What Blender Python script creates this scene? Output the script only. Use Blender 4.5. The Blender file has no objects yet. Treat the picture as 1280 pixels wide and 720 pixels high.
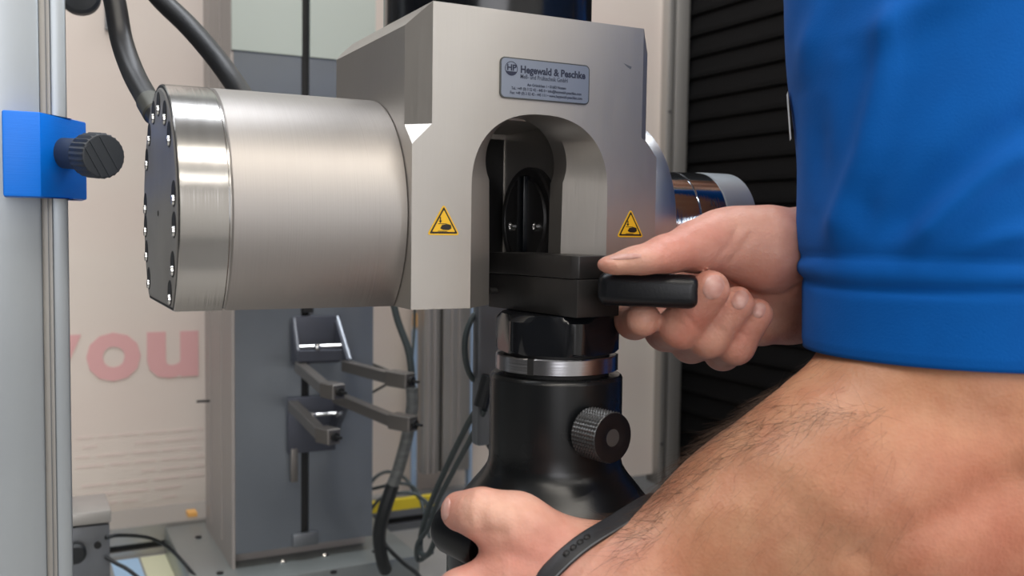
import bpy, bmesh, math, random
import numpy as np
from mathutils import Vector, Matrix
random.seed(7); RNG = np.random.default_rng(7)
PI = math.pi
scene = bpy.context.scene
COL = scene.collection
R = math.radians

# ------------------------------------------------------------------ camera
F = 1193.577; PITCH = .0604; ROLL = -.01398; YAW = .47827
CY, SY = math.cos(YAW), math.sin(YAW)
CAM = Vector((-0.2015, -0.3619, 1.2328))
cam_d = bpy.data.cameras.new('camera'); cam = bpy.data.objects.new('camera', cam_d); COL.objects.link(cam)
cam_d.sensor_width = 36; cam_d.lens = 36 * F / 1280
cam_d.clip_start = .02
fwd_l = Vector((0, math.cos(PITCH), -math.sin(PITCH)))
up_l = Vector((0, math.sin(PITCH), math.cos(PITCH)))
rt_l = Vector((1, 0, 0))
x_l = rt_l * math.cos(ROLL) - up_l * math.sin(ROLL)
y_l = rt_l * math.sin(ROLL) + up_l * math.cos(ROLL)
def lw(v):                      # level frame (x right, y ahead, z up, origin at the camera) -> world direction
    return Vector((v[0] * CY + v[1] * SY, -v[0] * SY + v[1] * CY, v[2]))
X, Y, Z = lw(x_l), lw(y_l), -lw(fwd_l)
cam.matrix_world = Matrix(((X.x, Y.x, Z.x, CAM.x), (X.y, Y.y, Z.y, CAM.y), (X.z, Y.z, Z.z, CAM.z), (0, 0, 0, 1)))
cam_d.dof.use_dof = True; cam_d.dof.focus_distance = .43; cam_d.dof.aperture_fstop = 13
scene.camera = cam
def lv(px, py, d):              # a point d metres ahead, in the level frame
    a = (px - 640) / F; b = (360 - py) / F
    v = fwd_l + x_l * a + y_l * b
    return v * (d / v.y)
def W(px, py, d): return CAM + lw(lv(px, py, d))
def PL(px, py, ax, val):        # the point on the plane u / v / z = val
    k = 'uvz'.index(ax); r = W(px, py, 1) - CAM
    return CAM + r * ((val - CAM[k]) / r[k])

# ------------------------------------------------------------------ world, lights, exposure
world = bpy.data.worlds.new('room_air'); scene.world = world; world.use_nodes = True
world.node_tree.nodes['Background'].inputs[0].default_value = (.75, .82, .95, 1)
world.node_tree.nodes['Background'].inputs[1].default_value = .25
scene.view_settings.view_transform = 'Standard'; scene.view_settings.look = 'None'
scene.view_settings.exposure = .45; scene.view_settings.gamma = 1
def area(name, loc, target, sx, sy, power, color):
    l = bpy.data.lights.new(name, 'AREA'); l.shape = 'RECTANGLE'; l.size = sx; l.size_y = sy
    l.energy = power; l.color = color
    o = bpy.data.objects.new(name, l); COL.objects.link(o); o.location = loc
    o.rotation_euler = (Vector(target) - Vector(loc)).to_track_quat('-Z', 'Y').to_euler()
    return o
# ceiling tube fixtures run along the machine; the window on the right gives the cool part
for v_, z_, p_, c_ in ((-.95, 2.62, 15, (1, .93, .83)), (-1.13, 2.62, 15, (1, .93, .83)), (.30, 2.62, 34, (.90, .94, 1)), (-2.3, 2.62, 22, (1, .94, .86))):
    area('ceiling_tube_lamp', (.75, v_, z_), (.75, v_, 0), 3.9, .06 if v_ < 0 else .3, p_, c_)
area('daylight_fill', (2.6, -2.2, 1.7), (0, 0, 1.2), 1.6, 1.5, 34, (.76, .86, 1))
area('daylight_fill', (-.9, -3.1, 1.6), (0, 0, 1.1), 2.2, 1.4, 30, (.95, .95, 1))  # added fill behind the camera, raises the ambient level; no window there

# ------------------------------------------------------------------ helpers
def link(name, me, parent=None):
    o = bpy.data.objects.new(name, me); COL.objects.link(o)
    if parent is not None: o.parent = parent
    return o
def tag(o, label=None, cat=None, group=None, kind=None):
    if label: o['label'] = label
    if cat: o['category'] = cat
    if group: o['group'] = group
    if kind: o['kind'] = kind
    return o
def empty(name, loc, label, cat, group=None, rz=0):
    o = bpy.data.objects.new(name, None); COL.objects.link(o); o.location = loc; o.rotation_euler = (0, 0, rz)
    o.empty_display_size = .01
    return tag(o, label, cat, group)

def mat(name, col, rough=.5, metal=0., noise=None, bump=0., bscale=(400, 400, 400), spec=.5, rvar=0., sub=0, coat=0, mix=.5):
    m = bpy.data.materials.new(name); m.use_nodes = True; nt = m.node_tree; n = nt.nodes; L = nt.links
    b = n['Principled BSDF']
    b.inputs['Base Color'].default_value = (*col, 1); b.inputs['Roughness'].default_value = rough
    b.inputs['Metallic'].default_value = metal; b.inputs['Specular IOR Level'].default_value = spec
    if coat: b.inputs['Coat Weight'].default_value = coat
    tc = n.new('ShaderNodeTexCoord')
    if noise:                      # (second colour, scale vector)
        mp = n.new('ShaderNodeMapping'); mp.inputs['Scale'].default_value = noise[1]
        L.new(tc.outputs['Object'], mp.inputs['Vector'])
        nz = n.new('ShaderNodeTexNoise'); nz.inputs['Scale'].default_value = 1; nz.inputs['Detail'].default_value = 4
        L.new(mp.outputs[0], nz.inputs['Vector'])
        mx = n.new('ShaderNodeMix'); mx.data_type = 'RGBA'
        mx.inputs['A'].default_value = (*col, 1); mx.inputs['B'].default_value = (*noise[0], 1)
        rp = n.new('ShaderNodeMapRange'); rp.inputs['From Min'].default_value = .35; rp.inputs['From Max'].default_value = .65
        L.new(nz.outputs['Fac'], rp.inputs['Value']); L.new(rp.outputs[0], mx.inputs['Factor'])
        L.new(mx.outputs['Result'], b.inputs['Base Color'])
    if bump or rvar:
        mp = n.new('ShaderNodeMapping'); mp.inputs['Scale'].default_value = bscale
        L.new(tc.outputs['Object'], mp.inputs['Vector'])
        nz = n.new('ShaderNodeTexNoise'); nz.inputs['Scale'].default_value = 1; nz.inputs['Detail'].default_value = 3
        L.new(mp.outputs[0], nz.inputs['Vector'])
        if bump:
            bp = n.new('ShaderNodeBump'); bp.inputs['Strength'].default_value = bump; bp.inputs['Distance'].default_value = .0003
            L.new(nz.outputs['Fac'], bp.inputs['Height']); L.new(bp.outputs[0], b.inputs['Normal'])
        if rvar:
            mr = n.new('ShaderNodeMapRange'); mr.inputs['To Min'].default_value = rough - rvar; mr.inputs['To Max'].default_value = rough + rvar
            L.new(nz.outputs['Fac'], mr.inputs['Value']); L.new(mr.outputs[0], b.inputs['Roughness'])
    if sub:
        b.inputs['Subsurface Weight'].default_value = sub; b.inputs['Subsurface Radius'].default_value = (1, .35, .2)
        b.inputs['Subsurface Scale'].default_value = .004
    return m

M = {}
M['nickel'] = mat('satin_nickel', (.50, .475, .44), .44, .88, ((.46, .435, .405), (14, 14, 14)), .10, (900, 900, 60), rvar=.05)
M['barrel'] = mat('turned_satin_metal', (.385, .36, .34), .47, .95, ((.40, .375, .355), (10, 14, 14)), .18, (1600, 12, 12), rvar=.05)
M['polished'] = mat('turned_steel', (.50, .485, .465), .20, 1, None, .25, (2200, 8, 8), rvar=.05)
M['flange_r'] = mat('brushed_side_steel', (.50, .51, .52), .34, 1, None, .2, (1800, 8, 8), rvar=.05)
M['chrome'] = mat('polished_chrome', (.62, .66, .70), .09, 1, None, .1, (1500, 8, 8))
M['ringsteel'] = mat('ring_steel', (.42, .42, .44), .24, 1, None, .15, (10, 10, 1500))
M['faceplate'] = mat('flange_face_metal', (.36, .345, .32), .45, .45, ((.31, .295, .275), (30, 30, 30)), .1)
M['black_ox'] = mat('burnished_black_steel', (.013, .0125, .0125), .42, .1, ((.018, .0165, .016), (60, 60, 30)), .12, (500, 500, 500), spec=.5, rvar=.05)
M['black_satin'] = mat('black_satin_coat', (.0065, .0075, .0085), .28, .0, None, .0, (30, 30, 30), spec=.42, rvar=.04)
M['black_gloss'] = mat('black_gloss_plastic', (.005, .006, .008), .16, 0, None, .05, (300, 300, 300), spec=.5, rvar=.03)
M['rubber'] = mat('black_hose_rubber', (.012, .012, .013), .38, 0, None, .1, (800, 800, 60), spec=.5)
M['grip_plastic'] = mat('black_grip_plastic', (.005, .006, .008), .36, 0, None, .15, (900, 900, 900), spec=.36)
M['hose_end'] = mat('dull_hose_end_metal', (.10, .10, .088), .45, .6)
M['hole'] = mat('dark_recess', (.008, .008, .008), .6)
M['blue'] = mat('bright_blue_printed_plastic', (.0, .20, .88), .42, 0, None, .35, (60, 60, 2600), spec=.4)
M['charcoal'] = mat('charcoal_moulded_plastic', (.040, .046, .055), .48, 0, None, .2, (900, 900, 900))
M['alu'] = mat('anodised_aluminium', (.47, .51, .54), .42, .7, None, .08, (300, 300, 8), rvar=.05)
M['alu_warm'] = mat('brushed_aluminium_warm', (.46, .44, .41), .45, .6, None, .08, (300, 300, 8), rvar=.05)
M['alu_dark'] = mat('grey_aluminium', (.20, .21, .225), .42, .6, ((.17, .18, .19), (12, 12, 12)), .06)
M['column'] = mat('blue_grey_painted_metal', (.24, .265, .295), .30, .6, ((.21, .23, .255), (6, 6, 5)), .04, (40, 40, 40))
M['pale_green'] = mat('pale_green_grey', (.48, .53, .48), .4)
M['column_side'] = mat('warm_grey_panel', (.45, .41, .38), .5, .3, ((.40, .36, .335), (8, 8, 1)), .04)
M['bracket'] = mat('grey_brown_bar_metal', (.20, .185, .17), .42, .7, None, .1)
M['bracket_plate'] = mat('dark_slate_plate', (.075, .08, .10), .45, .4)
M['cheek'] = mat('pale_edge_metal', (.46, .49, .54), .35, .5)
M['cable'] = mat('grey_green_cable', (.045, .058, .058), .5, 0, None, .1)
M['cable_black'] = mat('black_cable', (.012, .014, .015), .5)
M['foot'] = mat('grey_foot_plate', (.27, .29, .28), .35, .5)
M['wrap'] = mat('grey_spiral_wrap', (.16, .165, .16), .5, 0, ((.09, .095, .09), (60, 60, 200)))
M['yellow'] = mat('yellow_strip', (.78, .60, .03), .5)
M['orange'] = mat('orange_mark', (.85, .45, .12), .5)
M['slat'] = mat('black_slat', (.0030, .0030, .0034), .6, 0, ((.0042, .0042, .0046), (5, 5, 40)), .1, (60, 60, 60), spec=.12)
M['paperb'] = mat('pale_blue_paper', (.42, .60, .80), .6)
M['papery'] = mat('pale_yellow_paper', (.72, .70, .48), .6)
M['bench'] = mat('grey_bench', (.33, .32, .30), .5, 0, ((.29, .28, .265), (12, 12, 12)), .1)
M['ink'] = mat('dark_blue_ink', (.012, .018, .045), .5)
M['plate'] = mat('blue_grey_label_metal', (.24, .275, .34), .38, .55, None, .05)
M['plate_rim'] = mat('label_rim_metal', (.10, .105, .10), .35, .8)
M['sign_yellow'] = mat('sign_yellow', (.80, .47, .015), .45)
M['sign_black'] = mat('sign_black', (.010, .008, .006), .5)
M['glint'] = mat('bright_screw_metal', (.75, .74, .72), .18, 1)
M['wallp'] = mat('white_room_paint', (.80, .78, .75), .8, 0, ((.68, .66, .63), (2, 2, 2)))
M['walld'] = mat('dark_grey_room_paint', (.09, .087, .083), .8, 0, ((.075, .072, .07), (2, 2, 2)))
M['ceil'] = mat('ceiling_paint', (.62, .61, .59), .9, 0, ((.58, .57, .55), (2, 2, 2)))
M['floor'] = mat('grey_floor', (.20, .195, .19), .6, 0, ((.16, .155, .15), (3, 3, 3)))
M['pinkink'] = mat('translucent_pink_print', (.76, .42, .41), .55)
M['pinkfaint'] = mat('faint_pink_print', (.755, .635, .57), .6)
M['bluefilm'] = mat('pale_blue_film', (.35, .48, .66), .5)

def banner_mat():
    m = bpy.data.materials.new('warm_white_banner'); m.use_nodes = True; nt = m.node_tree; n = nt.nodes; L = nt.links
    b = n['Principled BSDF']; b.inputs['Roughness'].default_value = .45
    tc = n.new('ShaderNodeTexCoord'); mp = n.new('ShaderNodeMapping'); mp.inputs['Scale'].default_value = (3, 3, 9)
    nz = n.new('ShaderNodeTexNoise'); nz.inputs['Scale'].default_value = 1; nz.inputs['Detail'].default_value = 3
    L.new(tc.outputs['Object'], mp.inputs[0]); L.new(mp.outputs[0], nz.inputs['Vector'])
    r = n.new('ShaderNodeValToRGB'); r.color_ramp.elements[0].position = .35; r.color_ramp.elements[1].position = .68
    r.color_ramp.elements[0].color = (.76, .68, .60, 1); r.color_ramp.elements[1].color = (.74, .63, .56, 1)
    L.new(nz.outputs['Fac'], r.inputs[0]); L.new(r.outputs[0], b.inputs['Base Color'])
    return m
M['banner'] = banner_mat()

class MB:
    """collects shapes in one bmesh"""
    def __init__(s): s.b = bmesh.new(); s.mats = []; s.cur = 0
    def use(s, m):
        if m not in s.mats: s.mats.append(m)
        s.cur = s.mats.index(m); return s
    def _f(s, vs, smooth=False):
        try:
            f = s.b.faces.new(vs); f.material_index = s.cur; f.smooth = smooth
        except ValueError: pass
    def box(s, lo, hi, mtx=None, bev=0):
        t = bmesh.new(); bmesh.ops.create_cube(t, size=1)
        lo = Vector(lo); hi = Vector(hi); d = hi - lo; c = (lo + hi) / 2
        for v in t.verts: v.co = Vector((v.co.x * d.x, v.co.y * d.y, v.co.z * d.z)) + c
        if bev: bmesh.ops.bevel(t, geom=t.edges[:], offset=bev, segments=2, affect='EDGES', profile=.5)
        return s.add(t, mtx, False)
    def add(s, t, mtx=None, smooth=None):
        if mtx is not None: bmesh.ops.transform(t, matrix=mtx, verts=t.verts[:])
        mp = {v: s.b.verts.new(v.co) for v in t.verts}
        for f in t.faces:
            s._f([mp[v] for v in f.verts], f.smooth if smooth is None else smooth)
        t.free(); return s
    def lathe(s, prof, n=64, mtx=None, cap=True, sm=True, a0=0, a1=2 * PI):
        """prof: (radius, height) pairs, axis = local z; repeat a point to get a sharp edge"""
        full = abs(a1 - a0 - 2 * PI) < 1e-6; k = n if full else n + 1
        rings = []
        for r, z in prof:
            ring = []
            for i in range(k):
                a = a0 + (a1 - a0) * i / n
                co = Vector((r * math.cos(a), r * math.sin(a), z))
                ring.append(s.b.verts.new(mtx @ co if mtx is not None else co))
            rings.append(ring)
        for j in range(len(rings) - 1):
            if prof[j] == prof[j + 1]: continue
            for i in range(n):
                i2 = (i + 1) % k
                s._f([rings[j][i], rings[j][i2], rings[j + 1][i2], rings[j + 1][i]], sm)
        if cap:
            s._f(rings[0][::-1]); s._f(rings[-1])
        return s
    def tube(s, pts, rad, n=10, cap=True):
        pts = [Vector(p) for p in pts]; rings = []; up = None
        for i, p in enumerate(pts):
            t = (pts[min(i + 1, len(pts) - 1)] - pts[max(i - 1, 0)]).normalized()
            if up is None: up = t.orthogonal().normalized()
            up = (up - t * up.dot(t)).normalized(); sd = t.cross(up)
            r = rad(i / (len(pts) - 1)) if callable(rad) else rad
            rings.append([s.b.verts.new(p + (up * math.cos(2 * PI * k / n) + sd * math.sin(2 * PI * k / n)) * r) for k in range(n)])
        for a, b in zip(rings, rings[1:]):
            for k in range(n): s._f([a[k], a[(k + 1) % n], b[(k + 1) % n], b[k]], True)
        if cap: s._f(rings[0][::-1]); s._f(rings[-1])
        return s
    def prism(s, poly, z0, z1, mtx=None, bev=0):
        t = bmesh.new()
        a = [t.verts.new((x, y, z0)) for x, y in poly]; b = [t.verts.new((x, y, z1)) for x, y in poly]
        t.faces.new(a[::-1]); t.faces.new(b)
        for i in range(len(poly)): t.faces.new([a[i], a[(i + 1) % len(poly)], b[(i + 1) % len(poly)], b[i]])
        bmesh.ops.recalc_face_normals(t, faces=t.faces[:])
        if bev: bmesh.ops.bevel(t, geom=t.edges[:], offset=bev, segments=2, affect='EDGES', profile=.5)
        return s.add(t, mtx, False)
    def build(s, name, m=None, parent=None, loc=None):
        me = bpy.data.meshes.new(name)
        bmesh.ops.recalc_face_normals(s.b, faces=s.b.faces[:])
        s.b.to_mesh(me); s.b.free(); me.set_sharp_from_angle(angle=R(29))
        if m is not None: me.materials.append(m)
        else:
            for k in s.mats: me.materials.append(k)
        o = link(name, me, parent)
        if parent is not None and loc is None:       # shapes are given in world coordinates
            pm = Matrix.Translation(parent_world(parent)[0]) @ Matrix.Rotation(parent_world(parent)[1], 4, 'Z')
            me.transform(pm.inverted())
        return o
def parent_world(p):
    """location and z turn of a thing's empty; parts and single meshes sit at their parent's origin"""
    while p.parent is not None: p = p.parent
    return Vector(p.location), p.rotation_euler.z

def axis_m(o, d, x=None):
    """matrix whose local z runs along d, origin o"""
    d = Vector(d).normalized(); q = d.to_track_quat('Z', 'Y')
    return Matrix.Translation(Vector(o)) @ q.to_matrix().to_4x4()
def spline(ctrl, n=14):
    P = [Vector(c) for c in ctrl]; P = [P[0] * 2 - P[1]] + P + [P[-1] * 2 - P[-2]]; out = []
    for i in range(1, len(P) - 2):
        for k in range(n):
            t = k / n; a, b, c, d = P[i - 1:i + 3]
            out.append(.5 * ((2 * b) + (c - a) * t + (2 * a - 5 * b + 4 * c - d) * t * t + (3 * b - a - 3 * c + d) * t ** 3))
    out.append(P[-2]); return out
def text_mesh(txt, size, m, parent, mtx, name='lettering', bold=0, spacing=1, ext=.00004, align='LEFT', width=None, cond=1):
    cu = bpy.data.curves.new('txt', 'FONT'); cu.body = txt; cu.size = size; cu.extrude = ext; cu.offset = bold
    cu.space_character = spacing; cu.align_x = align; cu.resolution_u = 3
    t = bpy.data.objects.new('txt', cu); COL.objects.link(t)
    dg = bpy.context.evaluated_depsgraph_get()
    me = bpy.data.meshes.new_from_object(t.evaluated_get(dg)); bpy.data.objects.remove(t); bpy.data.curves.remove(cu)
    if width:
        xs = [v.co.x for v in me.vertices]; k = width / (max(xs) - min(xs))
        me.transform(Matrix.Diagonal((k, 1, 1, 1)))
    me.transform(mtx); me.materials.clear(); me.materials.append(m)
    for a in [a for a in me.attributes if a.name in ('material_index',)]: pass
    for p in me.polygons: p.material_index = 0
    o = link(name, me, parent)
    if parent is not None:
        pl, rz = parent_world(parent)
        me.transform((Matrix.Translation(pl) @ Matrix.Rotation(rz, 4, 'Z')).inverted())
    return o

# ================================================================== SETTING
def struct(name, lo, hi, m):
    o = MB().box(lo, hi).build(name, m); o['kind'] = 'structure'; return o
struct('floor', (-3.2, -3.2, -.05), (3, 1.2, 0), M['floor'])
struct('ceiling', (-3.2, -3.2, 2.7), (3, 1.2, 2.75), M['ceil'])
struct('wall_left', (-3.25, -3.2, 0), (-3.2, 1.2, 2.7), M['walld'])
struct('wall_right', (3, -3.2, 0), (3.05, 1.2, 2.7), M['wallp'])
struct('wall_front', (-3.2, -3.25, 0), (3, -3.2, 2.7), M['wallp'])
struct('wall_back', (-3.2, 1.2, 0), (3, 1.25, 2.7), M['walld'])

WB = .75       # printed partition behind the machines
part_w = empty('partition_panel', (.2, WB, .885), 'large warm white partition panel with pink printed letters behind the machines', 'panel')
MB().box((-.185, WB, .885), (.63, WB + .012, 2.2)).build('panel_sheet', M['banner'], part_w)
face = lambda x, z: Matrix.Translation((x, WB - .0006, z)) @ Matrix.Rotation(PI / 2, 4, 'X')
# big pink word, its y half hidden behind the post
pu = PL(222, 467, 'v', WB)                      # baseline under the o and u
for ch, px, px1 in (('y', 38, 102), ('o', 108, 176), ('u', 184, 248)):
    p = PL(px, 467, 'v', WB); p1 = PL(px1, 467, 'v', WB)
    o = text_mesh(ch, .098, M['pinkink'], part_w, Matrix.Translation((0, 0, 0)), name='printed_letter', bold=.0035, ext=.0003, width=p1.x - p.x)
    x0_ = min(v.co.x for v in o.data.vertices) + part_w.location.x
    o.data.transform(Matrix.Translation(-part_w.location) @ face(p.x, pu.z) @ Matrix.Translation((-x0_, 0, 0)) @ Matrix.Translation(part_w.location))
for i in range(9):
    z = PL(150, 545 + i * 12, 'v', WB).z
    mb = MB(); x = PL(92, 550, 'v', WB).x; x1 = PL(255, 550, 'v', WB).x
    x += random.uniform(0, .01)
    while x < x1:
        w = random.uniform(.012, .035)
        if random.random() < .7: mb.box((x, WB - .0004, z), (min(x + w, x1), WB - .0001, z + .0032))
        x += w + .006
    mb.build('printed_line', M['pinkfaint'], part_w)['kind'] = 'stuff'

def profile_post(name, label, u0, u1, v, z0, z1, m, grooves, depth=.03, groove_m=None):
    t = empty(name, ((u0 + u1) / 2, v, z0), label, 'post')
    mb = MB().use(m); xs = [u0] + [g for gr in grooves for g in gr] + [u1]
    for i in range(0, len(xs), 2):
        mb.box((xs[i], v, z0), (xs[i + 1], v + depth, z1), bev=min(.0015, (xs[i + 1] - xs[i]) * .2))
    mb.build('profile', None, t)
    for g0, g1 in grooves:
        MB().box((g0 - .0002, v + .006, z0), (g1 + .0002, v + depth - .002, z1)).build('groove_strip', groove_m or M['hole'], t)
    return t
# near post on the left
lp = lambda px: PL(px, 300, 'v', .17).x
left_post = profile_post('aluminium_post', 'wide bluish aluminium profile post nearest at the left edge, carrying the blue clamp',
                         lp(-34), lp(86), .17, .9035, 2.1, M['alu'], [(lp(53), lp(66))], .045, M['alu_warm'])
MB().box((lp(60.5), .1745, .9035), (lp(61.5), .178, 2.1)).build('groove_line', M['alu_dark'], left_post)
# post in the middle behind the cables
cx = lambda px: PL(px, 500, 'v', .70).x
mid_post = profile_post('aluminium_post', 'pale aluminium profile post with a dark groove behind the grip head and cables',
                        cx(530), cx(588), .70, .9355, 2.2, M['alu_warm'], [(cx(550), cx(553.5))], .03)
mb = MB()
for a, b in ((533, 536), (541, 544), (563, 565), (572, 574)): mb.box((cx(a), .6985, .9355), (cx(b), .7015, 2.2))
mb.build('ridge', M['column_side'], mid_post)
film = MB().box((cx(520), .712, .9), (cx(526), .716, PL(523, 412, 'v', .712).z)).build('edge_strip', M['bluefilm'], mid_post)
MB().box((cx(521), .711, PL(523, 408, 'v', .712).z), (cx(525), .716, PL(523, 392, 'v', .712).z)).build('edge_mark', M['orange'], mid_post)
MB().box((cx(589), .705, .885), (cx(593), .715, 2.2)).build('glass_edge', M['bluefilm'], mid_post)
# post on the right beside the louvres
rx = lambda px: PL(px, 300, 'v', .74).x
right_post = profile_post('aluminium_post', 'warm grey aluminium profile post on the right beside the black louvre curtain',
                          rx(827), rx(853), .735, .872, 2.2, M['alu_warm'], [(rx(834.2), rx(837))], .03)
for z in (PL(827, 139, 'v', .735).z, PL(819, 556, 'v', .735).z):
    MB().lathe([(.0022, 0), (.0018, .001)], 12, axis_m((rx(830.5), .735, z), (0, -1, 0))).build('screw', M['hole'], right_post)

# black louvre curtain: slats one above another in the plane running towards the viewer
SU = rx(853) + .001
cur = empty('louvre_curtain', (SU + .01, .3, .885), 'black horizontal louvre curtain behind the right sleeve', 'curtain')
MB().box((SU + .014, -.45, .80), (SU + .02, .76, 2.1)).build('backing', M['slat'], cur)
sl = None; k = 0; z = .80
while z < 2.08:
    if sl is None:
        t = MB(); t.prism([(0, 0), (.013, .002), (.013, .029), (.004, .027), (.0, .006)], -.60, .603,
                          Matrix(((1, 0, 0, 0), (0, 0, 1, 0), (0, 1, 0, 0), (0, 0, 0, 1))))
        me = bpy.data.meshes.new('slat'); bmesh.ops.recalc_face_normals(t.b, faces=t.b.faces[:]); t.b.to_mesh(me); t.b.free(); me.materials.append(M['slat']); sl = me
    o = link('slat', sl, cur); o.location = Vector((SU, .145, z)) - cur.location; z += .0295

# bench, machine base rail, papers
BZ = .903
bench = empty('workbench', (-.2, .4, 0), 'grey workbench under the machines and cables', 'bench')
MB().box((-1.3, -.25, BZ - .03), (.21, 1.1, BZ), bev=.002).box((.2101, .42, BZ - .03), (.45, 1.1, BZ), bev=.002).build('bench_top', M['bench'], bench)
for x, y in ((-1.2, -.2), (.15, -.2), (-1.2, 1.0), (.40, 1.0)):
    MB().box((x - .03, y - .03, 0), (x + .03, y + .03, BZ - .03)).build('leg', M['alu_dark'], bench)
rail = empty('base_rail', (-.3, .65, BZ), 'long pale aluminium base rail with a black slot left of the grey column', 'rail')
MB().box((-.8, .635, BZ), (.06, .70, BZ + .007)).box((-.8, .635, BZ + .014), (.06, .70, BZ + .031)).build('beam', M['alu_warm'], rail)
MB().box((-.8, .640, BZ + .007), (.06, .70, BZ + .014)).build('slot_strip', M['hole'], rail)
rail2 = empty('base_rail', (.25, .62, BZ), 'grey base rail with a black slot under the yellow strip behind the cables', 'rail')
MB().box((.095, .605, BZ), (.44, .66, BZ + .008)).box((.095, .605, BZ + .015), (.44, .66, BZ + .0225)).build('beam', M['alu_dark'], rail2)
MB().box((.095, .610, BZ + .008), (.44, .66, BZ + .015)).build('slot_strip', M['hole'], rail2)
yb = MB().box((.10, .606, BZ + .0225), (.206, .614, BZ + .034)).build('marker_strip', M['yellow']); tag(yb, 'bright yellow strip lying on the rail behind the cables', 'strip')
ob = MB().box((-.050, .645, BZ + .0312), (-.041, .66, BZ + .035)).build('marker_tab', M['orange']); tag(ob, 'small orange tab on the rail left of the grey column', 'tab')
pb = MB().box((-.125, .45, BZ), (-.10, .63, BZ + .001)).build('paper_sheet', M['paperb']); tag(pb, 'pale blue paper on the bench left of the column foot', 'paper')
py_ = MB().box((-.098, .45, BZ), (-.055, .63, BZ + .001)).build('paper_sheet', M['papery']); tag(py_, 'pale yellow paper on the bench beside the blue one', 'paper')

# ================================================================== GREY COLUMN with sensor arms
CU0, CU1, CV0, CV1 = -.0386, .0900, .4787, .611
colm = empty('machine_column', (.026, .545, BZ), 'blue grey machine column with black centre slot, standing behind the grip head', 'column')
gx0, gx1 = PL(376.5, 300, 'v', CV0).x, PL(386.5, 300, 'v', CV0).x
mb = MB().use(M['column'])
mb.box((CU0 + .0032, CV0, .945), (gx0, CV0 + .02, 1.9)); mb.box((gx1, CV0, .945), (CU1, CV0 + .02, 1.9))
mb.build('front_panel', None, colm)
zp = PL(350, 68, 'v', CV0).z
mb = MB().box((CU0 + .001, CV0 - .0025, zp), (gx0, CV0 - .0001, 1.9)).box((gx1, CV0 - .0025, zp), (CU1, CV0 - .0001, 1.9)); mb.build('upper_overlay', M['pale_green'], colm)  # pale green grey sheets over the upper column front
MB().box((gx0, CV0 + .004, .945), (gx1, CV0 + .02, 1.9)).build('centre_slot', M['hole'], colm)
MB().box((CU0 + .0004, CV0 + .0204, .93), (CU1, CV1, 1.9)).box((CU0 + .0004, CV0 + .0004, .93), (CU0 + .003, CV0 + .0204, 1.9)).build('housing', M['column_side'], colm)
for z in (.98, 1.12, 1.26, 1.4): pass
MB().box((CU0 - .0006, CV0 + .045, .945), (CU0 + .001, CV0 + .047, 1.9)).box((CU0 - .0006, CV0 + .1, .945), (CU0 + .001, CV0 + .101, 1.9)).build('panel_joint', M['column_side'], colm)
MB().box((-.075, .445, BZ), (.125, .63, .932), bev=.002).build('foot_plate', M['foot'], colm)
MB().box((gx0 - .008, CV0 - .004, .945), (gx1 + .008, CV0 + .001, .957), bev=.001).build('slot_cover', M['alu_dark'], colm)
for px, py in ((354, 704), (406, 696)):
    p = PL(px, py, 'v', CV0)
    MB().lathe([(.0034, 0), (.0034, .0015), (.002, .0026)], 16, axis_m(p, (0, -1, 0))).build('screw', M['glint'], colm)
for px, py in ((248, 672), (275, 717), (417, 716), (469, 690)):
    p = PL(px, py, 'z', .932)
    MB().lathe([(.003, 0), (.003, .0012)], 12, Matrix.Translation(p)).build('screw', M['hole'], colm)
p = PL(264, 692, 'u', CU0)
MB().lathe([(.006, 0), (.006, .006), (.0045, .008)], 20, axis_m(p, (-1, 0, 0))).lathe([(.003, .008), (.003, .014)], 12, axis_m(p, (-1, 0, 0))).build('clamp_knob', M['hole'], colm)
p = PL(262, 501, 'u', CU0)
MB().lathe([(.0012, 0), (.0012, .012)], 10, axis_m(p, (-1, 0, 0))).build('pin', M['hole'], colm)
p = PL(372, 385, 'v', CV0)
MB().box((gx0 + .001, CV0 - .003, p.z - .004), (gx1 + .003, CV0 + .003, p.z + .003)).build('slide_block', M['hole'], colm)

ext = empty('sensor_arm_carriage', (.026, CV0, 1.05), 'grey carriage with two tiers of splayed sensor arms mounted on the column slot', 'measuring arm')
def q(px, py, dv=.0): return PL(px, py, 'v', CV0 - dv)
def bar(a, b, w, h, up=(0, 0, 1)):
    a = Vector(a); b = Vector(b); d = b - a; y = d.normalized(); x = y.cross(Vector(up)).normalized(); z = x.cross(y)
    t = bmesh.new(); bmesh.ops.create_cube(t, size=1)
    for v in t.verts:
        v.co = Vector((v.co.x * w, (v.co.y + .5) * d.length, v.co.z * h))
    bmesh.ops.bevel(t, geom=t.edges[:], offset=min(w, h) * .07, segments=1, affect='EDGES')
    m = Matrix(((x.x, y.x, z.x, a.x), (x.y, y.y, z.y, a.y), (x.z, y.z, z.z, a.z), (0, 0, 0, 1)))
    bmesh.ops.transform(t, matrix=m, verts=t.verts[:]); return t
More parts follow.
